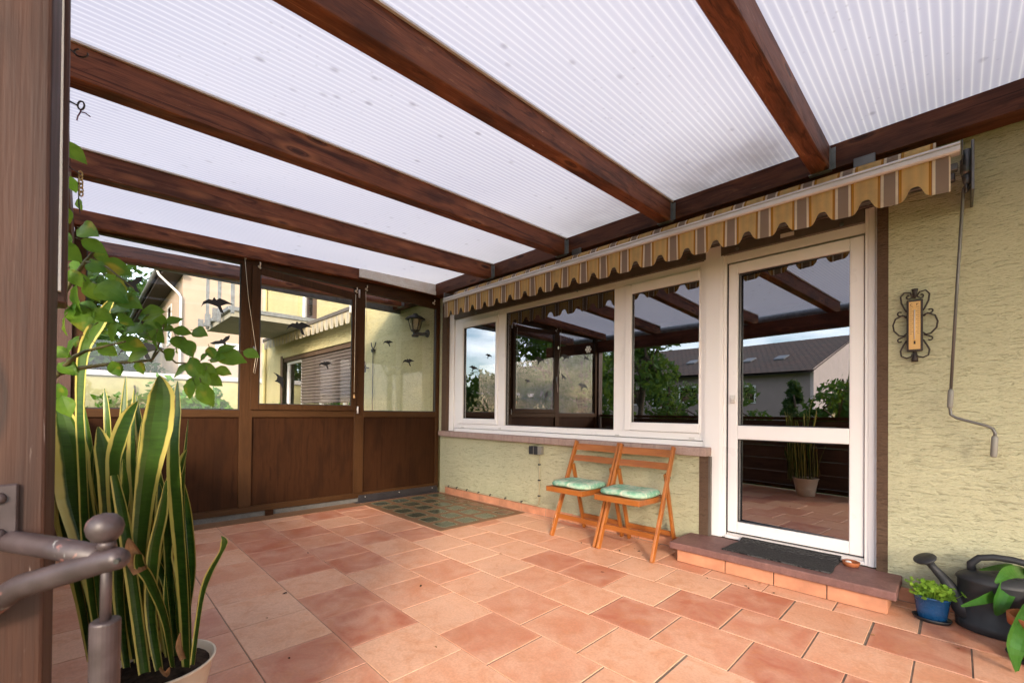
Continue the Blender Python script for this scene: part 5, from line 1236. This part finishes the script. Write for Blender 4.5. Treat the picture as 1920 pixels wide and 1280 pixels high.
def broad(px, py, size, ang, dep, tilt=None, curl=.25):
    """ovate leaf: size = length in image pixels, ang = direction of the tip in the image (0 right, 90 down)"""
    Ls = size*rng.uniform(.68, .9)*dep/FPX; a = R_(ang); d = Vector(AX[0])*math.cos(a)+Vector(AX[1])*math.sin(a)
    tl = rng.uniform(-.7, .7) if tilt is None else tilt
    d = (d + Vector(AX[2])*rng.uniform(-.5, .5)).normalized()
    nn = (-Vector(AX[2])+Vector((0, 0, .5))+Vector(AX[0])*tl).normalized(); sd2 = d.cross(nn).normalized(); nn = sd2.cross(d).normalized()
    c0 = at(px, py, dep)-d*Ls*.5; N = 9; outl = [0, .42, .72, .90, .98, .95, .82, .60, .30, .0]
    rows_ = []
    for i in range(N+1):
        t_ = i/N; ctr = c0+d*Ls*t_-nn*Ls*curl*t_*t_; w_ = outl[i]*Ls*.36; wv = .02*Ls*math.sin(i*1.9+px)
        rows_.append([ctr-sd2*w_+nn*(w_*.22+wv), ctr-sd2*w_*.5+nn*w_*.05, ctr, ctr+sd2*w_*.5+nn*w_*.05, ctr+sd2*w_+nn*(w_*.22-wv)])
    for i in range(N):
        for q_ in range(4): LV.quad(rows_[i][q_], rows_[i][q_+1], rows_[i+1][q_+1], rows_[i+1][q_])
    b.tube([c0-d*Ls*.22-nn*Ls*.03, c0], .0011, 4)
leaves = [(136, 283, 58, 35, .97), (122, 401, 44, 80, .98), (160, 430, 64, 20, 1.0), (118, 445, 50, 30, 1.0), (175, 460, 50, 25, 1.02), (128, 470, 54, 60, 1.0), (118, 520, 60, 140, 1.05), (172, 545, 56, 60, 1.06), (140, 560, 60, 100, 1.05),
  (206, 545, 78, 25, 1.04), (180, 500, 60, 10, 1.03), (215, 500, 56, 20, 1.05), (150, 590, 70, 60, 1.06), (118, 610, 52, 120, 1.04), (240, 565, 64, 15, 1.05), (280, 587, 60, 170, 1.1), (222, 575, 60, 190, 1.08),
  (165, 620, 56, 150, 1.1), (250, 615, 60, 200, 1.12), (245, 645, 58, 10, 1.14), (285, 620, 60, 50, 1.18), (255, 665, 48, 160, 1.16), (315, 615, 34, 10, 1.2), (340, 620, 40, 5, 1.2), (372, 622, 42, 15, 1.22),
  (335, 640, 42, 45, 1.2), (352, 652, 44, 60, 1.2), (316, 665, 40, 140, 1.2), (364, 690, 66, 60, 1.2), (340, 692, 54, 150, 1.22), (388, 692, 44, 20, 1.22), (405, 670, 40, 350, 1.23), (430, 668, 62, 8, 1.24), (470, 662, 36, 15, 1.25), (418, 695, 40, 20, 1.24),
  (380, 715, 60, 95, 1.2), (400, 712, 48, 40, 1.22), (385, 740, 62, 70, 1.2), (355, 730, 46, 110, 1.2), (396, 660, 30, 60, 1.22), (130, 650, 60, 130, 1.1), (112, 735, 50, 85, 1.08), (122, 760, 56, 60, 1.08), (125, 690, 44, 30, 1.15),
  (200, 655, 44, 40, 1.14), (215, 690, 36, 60, 1.18), (262, 688, 34, 80, 1.2), (190, 590, 54, 30, 1.08), (210, 620, 50, 120, 1.1), (140, 520, 46, 60, 1.04), (235, 600, 46, 60, 1.1), (300, 600, 40, 80, 1.18), (110, 350, 40, 90, .97), (290, 640, 40, 100, 1.16), (325, 600, 34, 320, 1.2),
  (115, 480, 40, 10, 1.02), (108, 570, 44, 0, 1.04), (190, 480, 40, 60, 1.06), (160, 575, 46, 200, 1.1), (225, 535, 44, 70, 1.08), (112, 660, 46, 20, 1.1)]
for (px, py, sz, an, dp) in leaves: broad(px, py, sz, an, dp)
for k in range(24):
    px, py, sz, an, dp = leaves[rng.randrange(len(leaves))]; broad(px+rng.uniform(-26, 26), py+rng.uniform(-24, 24), rng.uniform(26, 42), an+rng.uniform(-60, 60), dp+rng.uniform(-.02, .06))
LV.build('leaves', M['leaf_branch'], lb, smooth=True); b.build('stem', M['twig'], lb, smooth=True)

# hooks by the post
eh = thing('eye_hook', 'black eye hook with a scrap of dark red string by the wooden post', 'hook', tuple(at(140, 195, .88)))
b = MB(); c0 = at(152, 198, .88); ax, ay = Vector(AX[0]), Vector(AX[1])
b.tube([c0+(ax*math.cos(k*.5236)*.8+ay*math.sin(k*.5236))*.0085 for k in range(12)], .0017, 6, True); b.tube([c0-ax*.007, at(128, 189, .87)], .0017, 6); b.build('eye', M['lamp_black'], eh, smooth=True)
b = MB(); b.tube([at(152, 206, .88), at(150, 212, .88), at(146, 218, .88), at(144, 226, .88)], .0012, 5); b.tube([at(151, 210, .88), at(160, 212, .88), at(169, 219, .88)], .0012, 5); b.build('string', M['purple'], eh)
b = MB(); c1 = at(152, 100, .88); b.tube([c1+(ax*math.cos(k*.5236)*1.2+ay*math.sin(k*.5236)*.75+ax*.4*math.sin(k*.5236))*.011 for k in range(10)], .0016, 6); b.tube([c1-ax*.008+ay*.004, at(128, 90, .87)], .0016, 6)
tag(b.build('wire_loop', M['lamp_black'], loc=tuple(c1)), 'black bent wire loop in front of the rafter beside the post', 'wire loop')
hc = thing('hanging_chain', 'short brass chain with dark wire hanging from a rafter by the post', 'chain', tuple(at(150, 330, .9)))
b = MB()
for k in range(6):
    c2 = at(151+.3*k, 326+k*7.5, .9); a_ = ax if k % 2 else (ax*.3+Vector(AX[2])*.9); b.tube([c2+(a_*math.cos(j*.7854)*.6+ay*math.sin(j*.7854))*.0058 for j in range(8)], .0013, 6, True)
b.build('chain_links', M['brass'], hc, smooth=True)
b = MB(); b.tube([at(147, 330, .9), at(147, 360, .9), at(148, 385, .9), at(150, 400, .9)], .001, 5); b.tube([at(151, 326, .9), at(136, 318, .88), at(127, 310, .87)], .0012, 5); b.build('wire', M['lamp_black'], hc)

# dry leaf scraps on the tiles and step
rng = random.Random(44); DG = 'dry leaf scraps scattered on the terrace'
spots = [(577, 1036, 'beside the tile joint in the middle of the floor'), (534, 1112, 'on the floor joint left of centre'), (500, 1158, 'pale and curled on the front tiles'), (542, 1233, 'near the front edge of the tiles'), (817, 1212, 'on the pale front tile'), (939, 1038, 'in front of the left chair'),
         (1090, 1017, 'between the chairs'), (1162, 1032, 'by the front leg of the right chair'), (1190, 1028, 'largest under the right chair'), (1198, 1033, 'second under the right chair'), (1205, 1040, 'third under the right chair'), (1243, 1019, 'beside the doorstep corner'), (1262, 1040, 'at the doorstep corner'), (1326, 1083, 'left below the doorstep'), (1398, 1098, 'in the middle below the doorstep'),
         (1404, 1102, 'next to another below the doorstep'), (1424, 1094, 'pale, below the doorstep'), (1451, 1111, 'right below the doorstep'), (1636, 1190, 'reddish, on the right tiles'), (1797, 1215, 'reddish, near the watering can'), (789, 1098, 'tiny dark dot on the red tile'), (1130, 1072, 'on the tile before the chairs')]
for (px, py, where) in spots:
    p = on_z(px, py, .001); b = MB(); s = rng.uniform(.008, .014); a = rng.uniform(0, 6.28); d = Vector((math.cos(a), math.sin(a), 0))*s; e = Vector((-math.sin(a), math.cos(a), 0))*s*.5
    up = Vector((0, 0, s*.5)); rr = [[p-d, p-d*.3+e+up*.5, p+d*.5+e*.8+up, p+d+up*.3, p+d*.4-e*.9+up*.6, p-d*.4-e+up*.2]]
    b.add([q_ for q_ in rr[0]]+[p+up*.25], [(0, 1, 6), (1, 2, 6), (2, 3, 6), (3, 4, 6), (4, 5, 6), (5, 0, 6)]); b.add([q_-Vector((0, 0, .0006)) for q_ in rr[0]]+[p+up*.2], [(1, 0, 6), (2, 1, 6), (3, 2, 6), (4, 3, 6), (5, 4, 6), (0, 5, 6)])
    tag(b.build('dry_leaf', M['dry'] if 'pale' in where or 'reddish' in where else M['soil'], loc=tuple(p)), 'dry leaf scrap ' + where, 'dry leaf', DG)

for o in bpy.data.objects:
    if '_org' in o: del o['_org']
